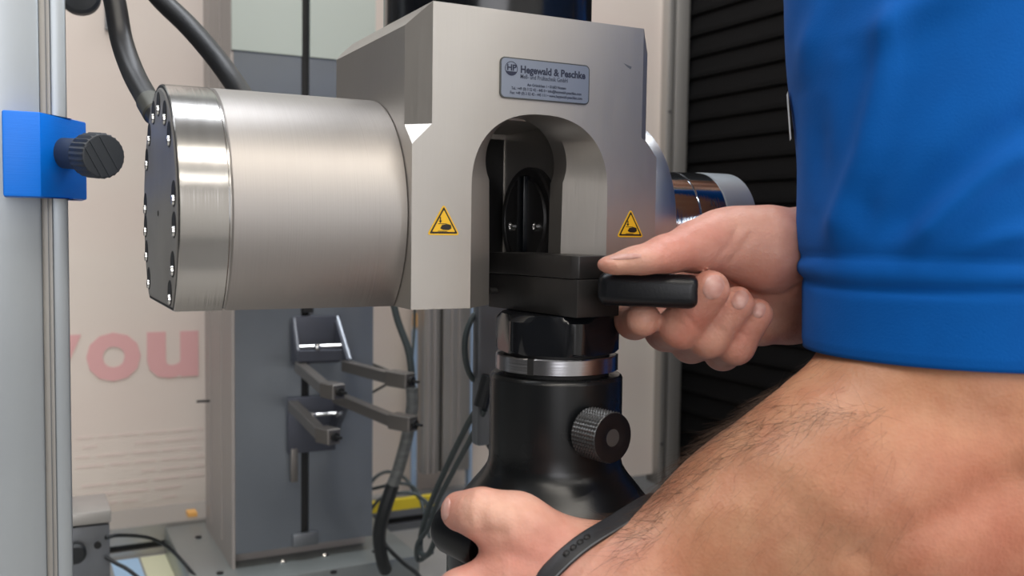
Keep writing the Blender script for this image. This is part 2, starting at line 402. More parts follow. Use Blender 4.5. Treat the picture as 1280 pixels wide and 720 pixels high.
# back plates of the two tiers
a = q(365, 397, .002); b = q(424, 452, .002)
MB().box((a.x, CV0 - .006, b.z), (b.x, CV0 - .001, a.z + .001), bev=.0006).build('carriage_plate', M['bracket_plate'], ext)
a = q(359, 497, .002); b = q(418, 561, .002)
MB().box((a.x, CV0 - .006, b.z), (b.x, CV0 - .001, a.z), bev=.0006).build('carriage_plate', M['bracket_plate'], ext)
a = q(362, 560, .002)
MB().box((a.x, CV0 - .008, a.z - .03), (a.x + .006, CV0 - .002, a.z), bev=.0005).build('hanging_strip', M['bracket'], ext)
def tri_cheek(p0, p1, p2, w, m):
    t = bmesh.new(); vs = []
    for s_ in (-w / 2, w / 2):
        vs.append([t.verts.new(Vector(p) + Vector((s_, 0, 0))) for p in (p0, p1, p2)])
    t.faces.new(vs[0]); t.faces.new(vs[1][::-1])
    for i in range(3): t.faces.new([vs[0][i], vs[0][(i + 1) % 3], vs[1][(i + 1) % 3], vs[1][i]])
    return MB().add(t).build('cheek_plate', m, ext)
for px0, py0, px1, py1 in ((367, 398, 374, 453), (421, 397, 437, 450)):
    top = q(px0, py0, .004); d = lv(px1, py1, 1); bot = W(px1, py1, .835)
    tri_cheek(top, bot, (top.x, CV0 - .003, bot.z), .0045, M['bracket_plate'])
    MB().add(bar(top, bot, .0052, .0016, (1, 0, 0))).build('cheek_edge', M['cheek'], ext)
top = q(367, 500, .004)
tri_cheek(q(432, 512, .035), q(412, 562, .004), q(420, 500, .004), .004, M['bracket_plate'])
def rod(px0, px1, py, dv, balls=()):
    p0 = q(px0, py, dv); p1 = q(px1, py - 2, dv)
    mb = MB().tube([p0, p1], .0016, 10)
    mb.build('cross_rod', M['glint'], ext)
    for bx, r in balls:
        c = q(bx, py, dv + .002)
        MB().lathe([(0.0003, -r), (r * .7, -r * .7), (r, 0), (r * .7, r * .7), (.0003, r)], 14, axis_m(c, (0, -1, 0))).build('rod_knob', M['glint'], ext)
rod(374, 427, 434, .020, ((397, .0032),))
rod(383, 420, 519, .018, ((391, .0032), (426, .0044)))
MB().add(bar(q(372, 445, .02), q(430, 443, .02), .006, .010)).build('cross_bar', M['bracket_plate'], ext)
arm_ends = []
for (ax, ay, ad), (bx, by, bd), ln in (((374, 458, .835), (408, 487, .765), .022), ((432, 457, .84), (488, 472, .775), .034),
                                 ((366, 507, .835), (402, 543, .765), .022), ((420, 496, .84), (492, 526, .775), .034)):
    A = W(ax, ay, ad); B = W(bx, by, bd)
    MB().add(bar(A, B, .0085, .0095)).build('arm', M['bracket'], ext)
    d = (B - A).normalized(); C = B + d * .004
    e = W(bx + (16 if ln < .03 else 25), by + (3 if ln < .03 else 4), bd - .012)
    blk = MB().add(bar(B - d * .002, e, .012, .0125)).build('end_block', M['bracket'], ext)
    dd = (e - B).normalized()
    MB().lathe([(.0035, 0), (.0035, .003)], 14, axis_m(e, dd)).lathe([(.0012, .003), (.0012, .009)], 8, axis_m(e, dd)).build('tip', M['hole'], blk)

# ================================================================== small things at lower left / upper left
eb = empty('end_bracket', W(115, 712, .74), 'grey aluminium end bracket with a bolt beside the left post', 'bracket')
p0 = W(90, 720, .74); p1 = W(139, 655, .74)
bx0, bx1 = p0.x, p1.x; by = p0.y; zt = p1.z
MB().box((bx0 - .01, by, BZ), (bx1, by + .05, zt - .004), bev=.001).build('bracket_body', M['alu_dark'], eb)
MB().box((bx0 - .004, by - .003, zt - .002), (bx1 + .001, by + .052, zt + .008), bev=.001).build('cap_plate', M['alu_warm'], eb)
MB().lathe([(.0028, 0), (.0028, .002)], 14, axis_m(W(122, 681, .74), (0, -1, 0))).build('bolt', M['hole'], eb)
MB().lathe([(.008, 0), (.008, .006), (.006, .008)], 20, axis_m(W(94, 690, .735), (0, -1, 0))).build('clamp_knob', M['cable_black'], eb)
kb = empty('round_grip', W(100, -5, .62), 'dark grey rounded grip hanging at the top beside the left post', 'handle')
c = W(100, -6, .62)
MB().lathe([(.004, -.006), (.0095, -.0055), (.0125, -.003), (.0125, .004), (.0105, .006), (.003, .007)], 32, axis_m(c, (-.1, -1, 0))).build('grip_disc', M['charcoal'], kb)
MB().box(c + Vector((-.02, .002, -.004)), c + Vector((0, .008, .012)), bev=.001).build('grip_arm', M['charcoal'], kb)
hk = MB().box(PL(131, 38, 'v', WB) + Vector((0, -.008, 0)), PL(136, 0, 'v', WB) + Vector((.002, -.001, .02))).build('hanger_strip', M['alu_dark']); tag(hk, 'thin grey hanger strip on the panel behind the left hose', 'strip')

def cable(label, ctrl, r, m, name='cable', n=10, cat='cable'):
    o = MB().tube(spline([W(*c) for c in ctrl], 12), r, n).build(name, m); tag(o, label, cat); return o
cable('thick grey cable dropping beside the grip head into the spiral wrap', [(488, 360, .8), (497, 400, .8), (511, 440, .8), (515, 480, .8), (514, 500, .8)], .0030, M['cable'])
cable('thin grey cable dropping straight from the grip head', [(518, 360, .82), (518, 410, .82), (514, 460, .81), (512, 500, .81)], .0012, M['cable'])
cable('grey spiral wrapped cable bundle running down past the sensor arms', [(515, 485, .8), (515, 510, .8), (508, 550, .8), (497, 590, .8), (489, 610, .8)], .0052, M['wrap'], 'wrapped_cable')
cable('thick black tail of the wrapped bundle behind the column foot', [(491, 606, .8), (480, 640, .8), (474, 670, .81), (478, 700, .82), (482, 712, .83)], .0058, M['cable_black'], 'cable_tail')
cable('thin cable slanting from the column to the upper arm', [(440, 445, .95), (470, 457, .92), (500, 470, .86), (512, 478, .83)], .0012, M['cable'])
cable('short thin cable slanting behind the upper sensor arm', [(450, 500, .95), (470, 488, .92), (495, 474, .88), (510, 466, .86)], .0012, M['cable'])
cable('looping grey cable from the column over the yellow strip, highest arc', [(445, 650, .93), (462, 606, .94), (482, 590, .95), (505, 597, .95), (522, 620, .94), (540, 640, .93), (552, 665, .91), (566, 700, .88)], .0017, M['cable'])
cable('grey cable crossing level behind the wrapped bundle', [(440, 615, .95), (466, 611, .93), (500, 604, .92), (520, 612, .92), (530, 640, .9), (537, 672, .88)], .0016, M['cable'])
cable('grey cable bowed low across the yellow strip', [(458, 645, .9), (475, 624, .9), (500, 616, .9), (522, 619, .9), (545, 640, .88), (556, 668, .86)], .0016, M['cable'])
cable('thin dark cable lying on the bench behind the left hand', [(470, 645, .86), (478, 675, .84), (500, 700, .8), (522, 718, .77), (530, 735, .75)], .0018, M['cable_black'])
cable('dark cable curving out of the grip head beside the stem', [(606, 388, .61), (592, 395, .605), (582, 420, .60), (582, 450, .60), (590, 472, .605), (606, 482, .61)], .0019, M['cable'])
cable('left one of the twin grey cables slanting down behind the stem', [(604, 500, .62), (585, 530, .64), (560, 580, .68), (540, 625, .70), (527, 665, .72), (526, 690, .72), (536, 692, .71), (548, 664, .70), (560, 640, .68)], .0022, M['cable'])
cable('right one of the twin grey cables slanting down behind the stem', [(606, 512, .60), (590, 545, .62), (566, 590, .66), (548, 625, .69), (535, 660, .71), (522, 680, .72), (523, 700, .73), (540, 690, .72)], .0019, M['cable'])
cable('thin black cable arching out of the end bracket over the rail', [(132, 672, .75), (150, 669, .76), (185, 672, .80), (210, 684, .82), (232, 706, .82), (250, 728, .80)], .0016, M['cable_black'])
cable('thin black cable drooping below the end bracket', [(132, 696, .75), (145, 704, .75), (160, 712, .75), (180, 728, .74)], .0016, M['cable_black'])

# dark drive housing and plug behind the stem
mh = empty('drive_housing', W(612, 600, .62), 'dark grey upright drive housing with a rounded foot behind the black stem', 'housing')
A = W(596, 384, .60); Bq = W(596, 610, .60)
MB().box((A.x + .001, A.y, W(640, 560, .60).z), (A.x + .06, A.y + .010, A.z + .02), bev=.003).build('housing_body', M['alu_dark'], mh)
MB().lathe([(.026, 0), (.028, .004), (.028, .011)], 40, axis_m((A.x + .036, A.y + .012, W(640, 560, .60).z + .012), (0, -1, 0))).build('rounded_foot', M['black_ox'], mh)
pg = MB().tube(spline([W(612, 470, .60), W(606, 490, .60), W(601, 508, .60)], 8), .0048, 12).build('cable_plug', M['cable_black']); tag(pg, 'black plug where the twin cables leave the drive housing', 'plug')
fb = MB().box(W(545, 712, .62), W(545, 712, .62) + Vector((.07, .06, .05)), bev=.006).build('foot_block', M['cable_black']); tag(fb, 'black block on the bench behind the left hand', 'block')
fb.data.transform(Matrix.Translation((0, 0, BZ - W(545, 712, .62).z)))

# ================================================================== BLUE CLAMP on the left post
bc = empty('blue_clamp', (-.195, .15, 1.25), 'bright blue printed plastic clamp around the left post with a knurled thumb screw', 'clamp')
zt, zb = PL(2, 137, 'v', .145).z, PL(2, 245, 'v', .145).z
u0, u1 = PL(2, 137, 'v', .145).x, PL(50, 137, 'v', .145).x
pe = W(108, 200, .497)
poly = [(u0, .145), (u1, .145), (pe.x, pe.y), (pe.x, pe.y + .03), (lp(88), pe.y + .03), (lp(88), .168), (u0, .168)]
bm_ = MB().prism(poly, zb, zt, bev=.0009).build('clamp_body', M['blue'], bc)
S0 = W(74, 191, .478); HF = W(130, 195, .450)
d = (HF - S0).normalized()
ax = axis_m(S0 - d * .003, d)
LH = (HF - S0).dot(d) + .003
ts = MB().lathe([(.0075, 0), (.0075, LH - .013)], 32, ax, cap=False).build('screw_collar', M['charcoal'], bc)
def knurl(r, z0, z1, n, mtx, dep, mtl, name, parent, cap_in=.0012, tw=0, rows=1):
    b = MB(); b.use(mtl); rings = []
    prof = [(r * .55, z0, 0), (r * .96, z0, 0), (r, z0 + .0008, 1)]
    for j in range(1, rows): prof.append((r, z0 + .0008 + (z1 - z0 - .0020) * j / rows, 1))
    prof += [(r, z1 - .0012, 1), (r * .93, z1 - .0002, 0), (r * .90, z1, 0)]
    for rr, zz, kk in prof:
        ring = []
        for i in range(n * 2):
            a = 2 * PI * i / (n * 2)
            r2 = rr - (dep if (i % 2 and kk) else 0)
            ring.append(b.b.verts.new(mtx @ Vector((r2 * math.cos(a), r2 * math.sin(a), zz))))
        rings.append(ring)
    for j in range(len(rings) - 1):
        for i in range(n * 2): b._f([rings[j][i], rings[j][(i + 1) % (n * 2)], rings[j + 1][(i + 1) % (n * 2)], rings[j + 1][i]])
    b._f(rings[0][::-1]); b._f(rings[-1])
    return b.build(name, None, parent)
kn = knurl(.0108, LH - .0135, LH, 26, ax, .0009, M['charcoal'], 'knurled_head', bc)
for off, w in ((-.0052, .0022), (-.0012, .0030), (.0036, .0022)):
    h = math.sqrt(.0095 ** 2 - off ** 2)
    MB().box((off - w / 2, -h, LH - .0001), (off + w / 2, h, LH + .0005), ax @ Matrix.Rotation(R(-58), 4, 'Z') @ Matrix.Rotation(R(90), 4, 'Z')).build('face_rib', M['charcoal'], kn)

# ================================================================== GRIP HEAD
GB = 1.20
gh = empty('grip_head', (0, .056, GB), 'large satin metal hydraulic grip head with horizontal cylinders and arched opening', 'grip head')
T, T2, Z1, ZF = .1245, .1156, .067, .0755
DP = .112
def mesh_from(bm_, name):
    bmesh.ops.recalc_face_normals(bm_, faces=bm_.faces[:]); me = bpy.data.meshes.new(name); bm_.to_mesh(me); bm_.free(); return me
t = bmesh.new(); bmesh.ops.create_cube(t, size=1)
for v in t.verts: v.co = Vector((v.co.x * .12, (v.co.y + .5) * DP, (v.co.z + .5) * T + GB))
def bis(t, co, no):
    r = bmesh.ops.bisect_plane(t, geom=t.verts[:] + t.edges[:] + t.faces[:], plane_co=co, plane_no=no, clear_outer=True)
    es = [e for e in r['geom_cut'] if isinstance(e, bmesh.types.BMEdge)]
    bmesh.ops.edgeloop_fill(t, edges=es)
bis(t, (.06, 0, GB + T2), (.719, 0, .695)); bis(t, (-.06, 0, GB + T2), (-.719, 0, .695))
bis(t, (0, DP, GB + T2), (0, .719, .695))
bis(t, (-.06, DP - .009, GB), (-.72, .69, 0)); bis(t, (.06, DP - .009, GB), (.72, .69, 0))
hull = bpy.data.objects.new('hull', mesh_from(t, 'hull')); COL.objects.link(hull)
cutters = []
for sg in (-1, 1):
    A = Vector((sg * .0428, -.009)); B_ = Vector((sg * .0686, .018)); C_ = Vector((sg * .0686, -.009))
    t = bmesh.new()
    lo = [t.verts.new((A.x, A.y, GB + ZF)), t.verts.new((B_.x, B_.y, GB + ZF)), t.verts.new((C_.x, C_.y, GB + .050))]
    hi = [t.verts.new((p.x, p.y, GB + .14)) for p in (A, B_, C_)]
    t.faces.new(lo); t.faces.new(hi[::-1])
    for i in range(3): t.faces.new([lo[i], lo[(i + 1) % 3], hi[(i + 1) % 3], hi[i]])
    cutters.append(mesh_from(t, 'c'))
# arched opening: wide chamfered mouth narrowing to a keyhole-shaped throat, then a wider chamber
NP = 40
def mouth(s_):       # s_ in 0..1, left bottom -> crown -> right bottom
    out = []
    for i in range(NP + 1):
        a = PI - PI * i / NP
        c, s2 = math.cos(a), math.sin(a); e = 2 / 2.35
        out.append((.0335 * abs(c) ** e * (1 if c > 0 else -1), .050 + .0325 * abs(s2) ** e))
    return out
def throat():
    out = []; cz, r = .0630, .0204; ph = math.asin(-.0085 / r)
    for i in range(NP + 1):
        a = (PI - ph) + (ph * 2 - PI) * i / NP
        out.append((r * math.cos(a), cz + r * math.sin(a)))
    return out
mo, th = mouth(0), throat()
mo = [(mo[0][0], -.004), (mo[0][0], .02)] + mo + [(mo[-1][0], .02), (mo[-1][0], -.004)]
th = [(-.0180, -.004), (-.0180, .02)] + th + [(.0180, .02), (.0180, -.004)]
t = bmesh.new(); rings = []
ex = [(m_[0] + (m_[0] - h_[0]) * .15, m_[1] + (m_[1] - h_[1]) * .15) for m_, h_ in zip(mo, th)]
for prof, v in ((ex, -.0021), (mo, 0), (th, .0141), (th, .026)):
    rings.append([t.verts.new((x, v, GB + z)) for x, z in prof])
for a, b in zip(rings, rings[1:]):
    for i in range(len(a)):
        t.faces.new([a[i], a[(i + 1) % len(a)], b[(i + 1) % len(a)], b[i]])
t.faces.new(rings[0]); t.faces.new(rings[-1][::-1])
cutters.append(mesh_from(t, 'c'))
t = bmesh.new(); bmesh.ops.create_cube(t, size=1)
for v in t.verts: v.co = Vector((v.co.x * .052, .0255 + (v.co.y + .5) * .062, GB - .004 + (v.co.z + .5) * .0865))
cutters.append(mesh_from(t, 'c'))
for me in cutters:
    co_ = bpy.data.objects.new('cutter', me); COL.objects.link(co_)
    md = hull.modifiers.new('b', 'BOOLEAN'); md.operation = 'DIFFERENCE'; md.object = co_; md.solver = 'EXACT'
dg = bpy.context.evaluated_depsgraph_get()
me = bpy.data.meshes.new_from_object(hull.evaluated_get(dg))
for o in [o for o in COL.objects if o.name.startswith(('cutter', 'hull'))]: bpy.data.objects.remove(o)
t = bmesh.new(); t.from_mesh(me)
bmesh.ops.remove_doubles(t, verts=t.verts[:], dist=1e-5)
bmesh.ops.dissolve_limit(t, angle_limit=.01, verts=t.verts[:], edges=t.edges[:])
for f in t.faces: f.smooth = True
t.to_mesh(me); t.free()
me.materials.clear(); me.materials.append(M['nickel'])
me.transform(Matrix.Translation(gh.location).inverted())
housing = link('housing', me, gh)
bv = housing.modifiers.new('bevel', 'BEVEL'); bv.width = .0005; bv.segments = 2; bv.limit_method = 'ANGLE'; bv.angle_limit = R(28)
bv.harden_normals = False
try:
    me.set_sharp_from_angle(angle=R(26))
except Exception: pass

# horizontal barrel with a flat underside; section in (v, z), run along u
CZ, VC, RAD = .0377, .0558, .0524
def dsec(rad, n=96, zb=0.0):
    k = math.asin(-(CZ - zb) / rad) if rad > CZ - zb else -PI / 2
    if rad <= CZ - zb: return [(VC + rad * math.cos(2 * PI * i / n), GB + CZ + rad * math.sin(2 * PI * i / n)) for i in range(n)]
    return [(VC + rad * math.cos(k + (PI - 2 * k) * i / n), GB + CZ + rad * math.sin(k + (PI - 2 * k) * i / n)) for i in range(n + 1)]
def dcyl(stations, m, name, parent):
    b = MB(); b.use(m); rings = []
    for u, rad, zb in stations:
        rings.append([b.b.verts.new((u, v, z)) for v, z in dsec(rad, 96, zb)])
    for A, B_ in zip(rings, rings[1:]):
        n = len(A)
        for i in range(n):
            b._f([A[i], A[(i + 1) % n], B_[(i + 1) % n], B_[i]], i < n - 1)
    b._f(rings[0]); b._f(rings[-1][::-1])
    return b.build(name, None, parent)
barrel = dcyl([(-.1300, RAD - .0006, .0004), (-.1294, RAD, 0), (-.0604, RAD, 0), (-.0600, RAD - .0008, .0005), (-.0585, RAD - .0008, .0005)], M['barrel'], 'cylinder_barrel', gh)
flange = dcyl([(-.1490, RAD - .0002, .0002), (-.1486, RAD + .0001, 0), (-.1312, RAD + .0001, 0), (-.1306, RAD - .0008, .0006), (-.1298, RAD - .0008, .0006)], M['polished'], 'end_flange', gh)
dcyl([(-.1496, RAD - .0022, .0022), (-.1492, RAD - .0015, .0014), (-.1480, RAD - .0015, .0014)], M['faceplate'], 'end_cover', gh)
dcyl([(-.14915, RAD - .0005, .0005), (-.1488, RAD - .0005, .0005)], M['hole'], 'cover_gap', gh)
# counterbored screw recesses round the cover
for a in [61, 42, 9, -6, -26, -44, 86, 107, 129, 147, 174, 187, 202, 220]:
    a = R(a); rr = RAD - .0080
    c = Vector((-.1497, VC - rr * math.cos(a), GB + CZ + rr * math.sin(a)))
    mm = axis_m(c, (-1, 0, 0))
    sc = MB().lathe([(.0050, -.001), (.0050, .0001), (.0046, .0002), (.0046, -.0001)], 20, mm, cap=False).build('screw_recess', M['hole'], gh)
    MB().lathe([(.0046, -.001), (.0046, .0001)], 20, mm).build('recess_floor', M['hole'], sc)
    MB().lathe([(.0021, 0), (.0019, .0007), (.0009, .0007), (.0009, .0002)], 16, axis_m(c + Vector((-.0001, 0, -.0024)), (-1, 0, 0)), cap=False).build('screw_glint', M['glint'], sc)  # glint modelled as a small bright ring low in each recess
MB().lathe([(.0012, 0), (.001, .0002)], 12, axis_m((-.1497, VC, GB + CZ), (-1, 0, 0))).build('centre_mark', M['hole'], gh)
# right hand side: flange, polished rings, pale end cap
dcyl([(.0585, RAD - .001, .001), (.0604, RAD, 0), (.0745, RAD, 0), (.0750, RAD - .0006, .0005)], M['flange_r'], 'side_flange', gh)
def rlathe(prof, name, m, parent=gh, n=72):
    return MB().lathe(prof, n, axis_m((0, VC, GB + CZ), (1, 0, 0))).build(name, m, parent)
rlathe([(.0275, .074), (.0275, .1085), (.0267, .1088), (.0267, .1096)], 'polished_sleeve', M['chrome'])
rr_ = rlathe([(.0267, .1096), (.0275, .1099), (.0275, .1265), (.0270, .1269)], 'lock_collar', M['chrome'])
rlathe([(.0272, .1269), (.0278, .1273), (.0278, .146), (.0262, .1475), (.010, .148)], 'end_cap', M['alu'])
p = W(877, 250, .52)
text_mesh('U', .0055, M['ink'], gh, Matrix.Translation(Vector((.1205, VC - .0246, GB + CZ + .0125))) @ Matrix.Rotation(R(65), 4, 'X') @ Matrix.Rotation(PI, 4, 'Z'), name='engraved_mark', ext=.0001)
# top coupling, black, with a grey lower lip
tc_ = MB().lathe([(.0475, .1245), (.0495, .1262), (.0495, .30)], 72, Matrix.Translation((0, VC, GB))).build('top_coupling', M['black_gloss'], gh)
# clamping piston visible in the throat
pz = axis_m((.0262, VC, GB + CZ), (-1, 0, 0))
ps = MB().lathe([(.0262, 0), (.0262, .0035), (.0254, .0045), (.0225, .0045), (.0222, .0038), (.0205, .0038), (.0200, .0050), (.002, .0052)], 64, pz).build('clamp_piston', M['black_ox'], gh)
MB().box((.0190, VC - .0035, GB + .012), (.0222, VC + .0035, GB + .0595), bev=.0004).build('piston_key', M['black_gloss'], ps)
for dv in (-.0125, .0125):
    MB().lathe([(.0023, 0), (.0023, .0012), (.0014, .0012), (.0012, .0005)], 16, axis_m((.0212, VC + dv, GB + CZ - .003), (-1, 0, 0))).build('screw', M['glint'], ps)
MB().box((-.0258, .030, GB + .002), (-.0235, .084, GB + .050), bev=.0005).build('guide_plate', M['black_ox'], gh)
MB().box((-.0240, .0875, GB), (.0255, .0890, GB + .080)).build('rear_cover', M['black_ox'], gh)

# name plate
def fr(x, z, off=.0): return Matrix.Translation((x, -off, GB + z)) @ Matrix.Rotation(PI / 2, 4, 'X')
def rrect(x0, x1, z0, z1, r, n=6):
    out = []
    for cx_, cz_, a0 in ((x1 - r, z1 - r, 0), (x0 + r, z1 - r, 90), (x0 + r, z0 + r, 180), (x1 - r, z0 + r, 270)):
        for i in range(n + 1):
            a = R(a0 + 90 * i / n); out.append((cx_ + r * math.cos(a), cz_ + r * math.sin(a)))
    return out
PX0, PX1, PZ0, PZ1 = -.0212, .0226, .0882, .1053
XZ = Matrix(((1, 0, 0, 0), (0, 0, -1, 0), (0, 1, 0, GB), (0, 0, 0, 1)))     # (x, z, out) -> world
npl = MB().prism(rrect(PX0, PX1, PZ0, PZ1, .0022), .0, .0007, XZ).build('nameplate', M['plate_rim'], gh)
MB().prism(rrect(PX0 + .0005, PX1 - .0005, PZ0 + .0005, PZ1 - .0005, .0018), .0006, .00085, XZ).build('plate_field', M['plate'], npl)
def ptxt(s_, x, z, size, width, bold=0, align='LEFT'):
    return text_mesh(s_, size, M['ink'], npl, Matrix.Translation((x, -.0009, GB + z)) @ Matrix.Rotation(PI / 2, 4, 'X'), bold=bold, width=width, align=align)
ptxt('Hegewald & Peschke', PX0 + .0094, PZ1 - .0060, .0042, .0320, .00014)
ptxt('Meß- und Prüftechnik GmbH', PX0 + .0094, PZ1 - .0084, .0026, .0230, .00001)
ptxt('Am Gründchen 1 • 01683 Nossen', PX0 + .0128, PZ1 - .0114, .0017, .0190, .00003)
ptxt('Tel.: +49 (0) 3 52 42 - 445 0 • info@hegewald-peschke.com', PX0 + .0052, PZ1 - .0133, .0017, .0344, .00003)
ptxt('Fax: +49 (0) 3 52 42 - 445 111 • www.hegewald-peschke.com', PX0 + .0046, PZ1 - .0152, .0017, .0354, .00003)
lc = (PX0 + .0051, PZ1 - .0047)
ring = [(lc[0] + .0030 * math.cos(2 * PI * i / 40), lc[1] + .0030 * math.sin(2 * PI * i / 40)) for i in range(40)]
mbx = MB(); t = bmesh.new()
o_ = [t.verts.new((lc[0] + .0030 * math.cos(2 * PI * i / 40), -.00095, GB + lc[1] + .0030 * math.sin(2 * PI * i / 40))) for i in range(40)]
i_ = [t.verts.new((lc[0] + .0027 * math.cos(2 * PI * i / 40), -.00095, GB + lc[1] + .0027 * math.sin(2 * PI * i / 40))) for i in range(40)]
for i in range(40): t.faces.new([o_[i], o_[(i + 1) % 40], i_[(i + 1) % 40], i_[i]])
seg = [t.verts.new((lc[0] + .0028 * math.cos(a), -.00097, GB + lc[1] + .0028 * math.sin(a))) for a in [R(205 + 130 * i / 16) for i in range(17)]]
t.faces.new(seg)
mbx.add(t).build('emblem_ring', M['ink'], npl)
text_mesh('HP', .0036, M['ink'], npl, Matrix.Translation((lc[0] - .0022, -.0010, GB + lc[1] - .0008)) @ Matrix.Rotation(PI / 2, 4, 'X'), name='emblem_letters', bold=.00008, width=.0044)
# hand-crush warning triangles
def warn(cu_, side):
    z0 = .0304; s2 = .0073; h = .0128
    def tri(k, out0, out1, m, parent, r=.0007):
        cxy = (cu_, z0 + h * .36); pts = []
        base = [(cu_ - s2, z0), (cu_ + s2, z0), (cu_, z0 + h)]
        for j, (x, z) in enumerate(base):
            x = cxy[0] + (x - cxy[0]) * k; z = cxy[1] + (z - cxy[1]) * k
            p0 = Vector(base[j - 1]) - Vector(base[j]); p1 = Vector(base[(j + 1) % 3]) - Vector(base[j])
            P = Vector((x, z)); a = P + p0.normalized() * r * k; b = P + p1.normalized() * r * k
            for tt in (0, .33, .66, 1):
                pts.append(tuple((a * (1 - tt) ** 2 + P * 2 * tt * (1 - tt) + b * tt * tt)))
        return MB().prism(pts, out0, out1, XZ).build(m[0], m[1], parent)
    st = tri(1.0, 0, .00025, ('warning_sign', M['sign_yellow']), gh, .0016)
    st['label'] = 'yellow hand crush warning triangle on the %s leg' % side
    tri(.86, .0002, .00034, ('sign_border', M['sign_black']), st)
    tri(.70, .0003, .00042, ('sign_field', M['sign_yellow']), st)
    # gloved hand pictogram with bar and arrow
    hx, hz = cu_ + .0008, z0 + .0034
    t = MB()
    t.prism([(hx - .0024, hz - .0006), (hx - .0016, hz + .0008), (hx + .0008, hz + .0012), (hx + .0024, hz + .0008), (hx + .0026, hz - .0006), (hx + .0014, hz - .0013), (hx - .0012, hz - .0012)], .0004, .0005, XZ)
    t.prism([(hx - .0034, hz + .0014), (hx + .0004, hz + .0014), (hx + .0004, hz + .00115), (hx - .0034, hz + .00115)], .0004, .0005, XZ)
    t.prism([(hx - .0034, hz - .0019), (hx + .0006, hz - .0019), (hx + .0006, hz - .00165), (hx - .0034, hz - .00165)], .0004, .0005, XZ)
    t.build('hand_symbol', M['sign_black'], st)
    t = MB()
    t.prism([(hx - .0026, hz + .0040), (hx - .0021, hz + .0040), (hx - .0021, hz + .0026), (hx - .0016, hz + .0026), (hx - .00235, hz + .0015), (hx - .0031, hz + .0026), (hx - .0026, hz + .0026)], .0004, .0005, XZ)
    t.build('arrow_symbol', M['sign_black'], st)
warn(-.0460, 'left'); warn(.0462, 'right')
# small scrape on the face
p = PL(785, 83, 'v', 0)
MB().prism([(p.x - .0024, p.z - GB + .0012), (p.x + .0004, p.z - GB + .0004), (p.x + .0020, p.z - GB), (p.x + .0014, p.z - GB - .0012), (p.x - .0006, p.z - GB - .0002)], -.0001, .00006, XZ).build('scratch', M['alu_dark'], gh)

# hoses
h1 = empty('hydraulic_hose', (-.15, .09, 1.3), 'thick black hose curving down to the back of the left cylinder end', 'hose')
ctr = [(128, -60, .50), (143, 0, .495), (152, 50, .49), (166, 90, .48), (183, 122, .467), (200, 150, .455), (216, 172, .445)]
MB().tube(spline([W(*c) for c in ctr], 12), .0055, 18).build('hose_tube', M['rubber'], h1)
MB().lathe([(.0057, 0), (.0063, .001), (.0063, .012), (.0055, .013)], 24, axis_m(W(186, 126, .466), (W(200, 150, .455) - W(186, 126, .466)).normalized())).build('hose_fitting', M['hose_end'], h1)
h2 = empty('hydraulic_hose', (-.08, .13, 1.33), 'thick black hose slanting down behind the left cylinder barrel', 'hose')
ctr = [(160, -60, .56), (195, -8, .55), (235, 32, .54), (268, 70, .525), (298, 112, .505), (318, 150, .475)]
MB().tube(spline([W(*c) for c in ctr], 12), .0057, 18).build('hose_tube', M['rubber'], h2)

# ================================================================== LOWER ADAPTER (turned 8.4 degrees)
RZ = R(8.4); AXU, AXV = .0111, .0043
ad = empty('stem_adapter', (AXU, AXV, BZ), 'black steel stem adapter with hexagon nut, knurled knob and flared foot under the grip head', 'adapter', rz=RZ)
LM = Matrix.Translation((AXU, AXV, 0)) @ Matrix.Rotation(RZ, 4, 'Z')
IM = LM.inverted()
# tongue: clamped block, corner nearest the viewer
Pc = IM @ Vector((.0017, -.028, 0))
a0, b0, a1, b1 = Pc.x, Pc.y, Pc.x + .0232, Pc.y + .0642
MB().prism([(a0, b0), (a1, b0), (a1, b1), (a0, b1)], 1.1972, 1.2129, LM, bev=.0004).build('tongue_block', M['black_ox'], ad)
MB().prism([(a0 - .0006, b0 + .0036), (a0 + .0016, b0 + .0008), (a1 - .0004, b0 + .0008), (a1 - .0004, b1 - .001), (a0 - .0006, b1 - .001)], 1.2131, 1.2226, LM, bev=.0004).build('tongue_cap', M['black_ox'], ad)
MB().lathe([(.0015, 0), (.0015, .004)], 12, axis_m(LM @ Vector((a0, b1 - .006, 1.205)), LM.to_3x3() @ Vector((-1, 0, 0)))).build('stop_screw', M['black_ox'], ad)
# hexagon nut: 6 flats, chamfered top and bottom
def hexnut(r, z0, z1, rot, m, name):
    t = bmesh.new(); n = 96; rings = []
    ap = r * .905
    zs = [(z0, 0), (z0 + .0015, 1), (z1 - .0042, 1), (z1 - .0008, 2), (z1, 3)]
    for z, kk in [(z0, r * .955), (z0 + .0012, r), (z1 - .0030, r), (z1 - .0004, r * .90), (z1, r * .88)]:
        ring = []
        for i in range(n):
            a = 2 * PI * i / n
            k = (a - rot) % (PI / 3) - PI / 6
            rh = ap / math.cos(k); ring.append(t.verts.new(LM @ Vector((min(rh, kk) * math.cos(a), min(rh, kk) * math.sin(a), z))))
        rings.append(ring)
    for A, B_ in zip(rings, rings[1:]):
        for i in range(n): t.faces.new([A[i], A[(i + 1) % n], B_[(i + 1) % n], B_[i]])
    t.faces.new(rings[0][::-1]); t.faces.new(rings[-1])
    return MB().add(t, None, False).build(name, m, ad)
hexnut(.0276, 1.1800, 1.1970, R(12), M['black_gloss'], 'hexagon_nut')
lat = lambda prof, m, name, n=80: MB().lathe(prof, n, LM).build(name, m, ad)
lat([(.0235, 1.1690), (.0235, 1.1812)], M['hole'], 'neck')
ring_o = lat([(.0262, 1.1718), (.0271, 1.1722), (.0271, 1.1784), (.0266, 1.1789), (.0240, 1.1789)], M['ringsteel'], 'lock_ring')
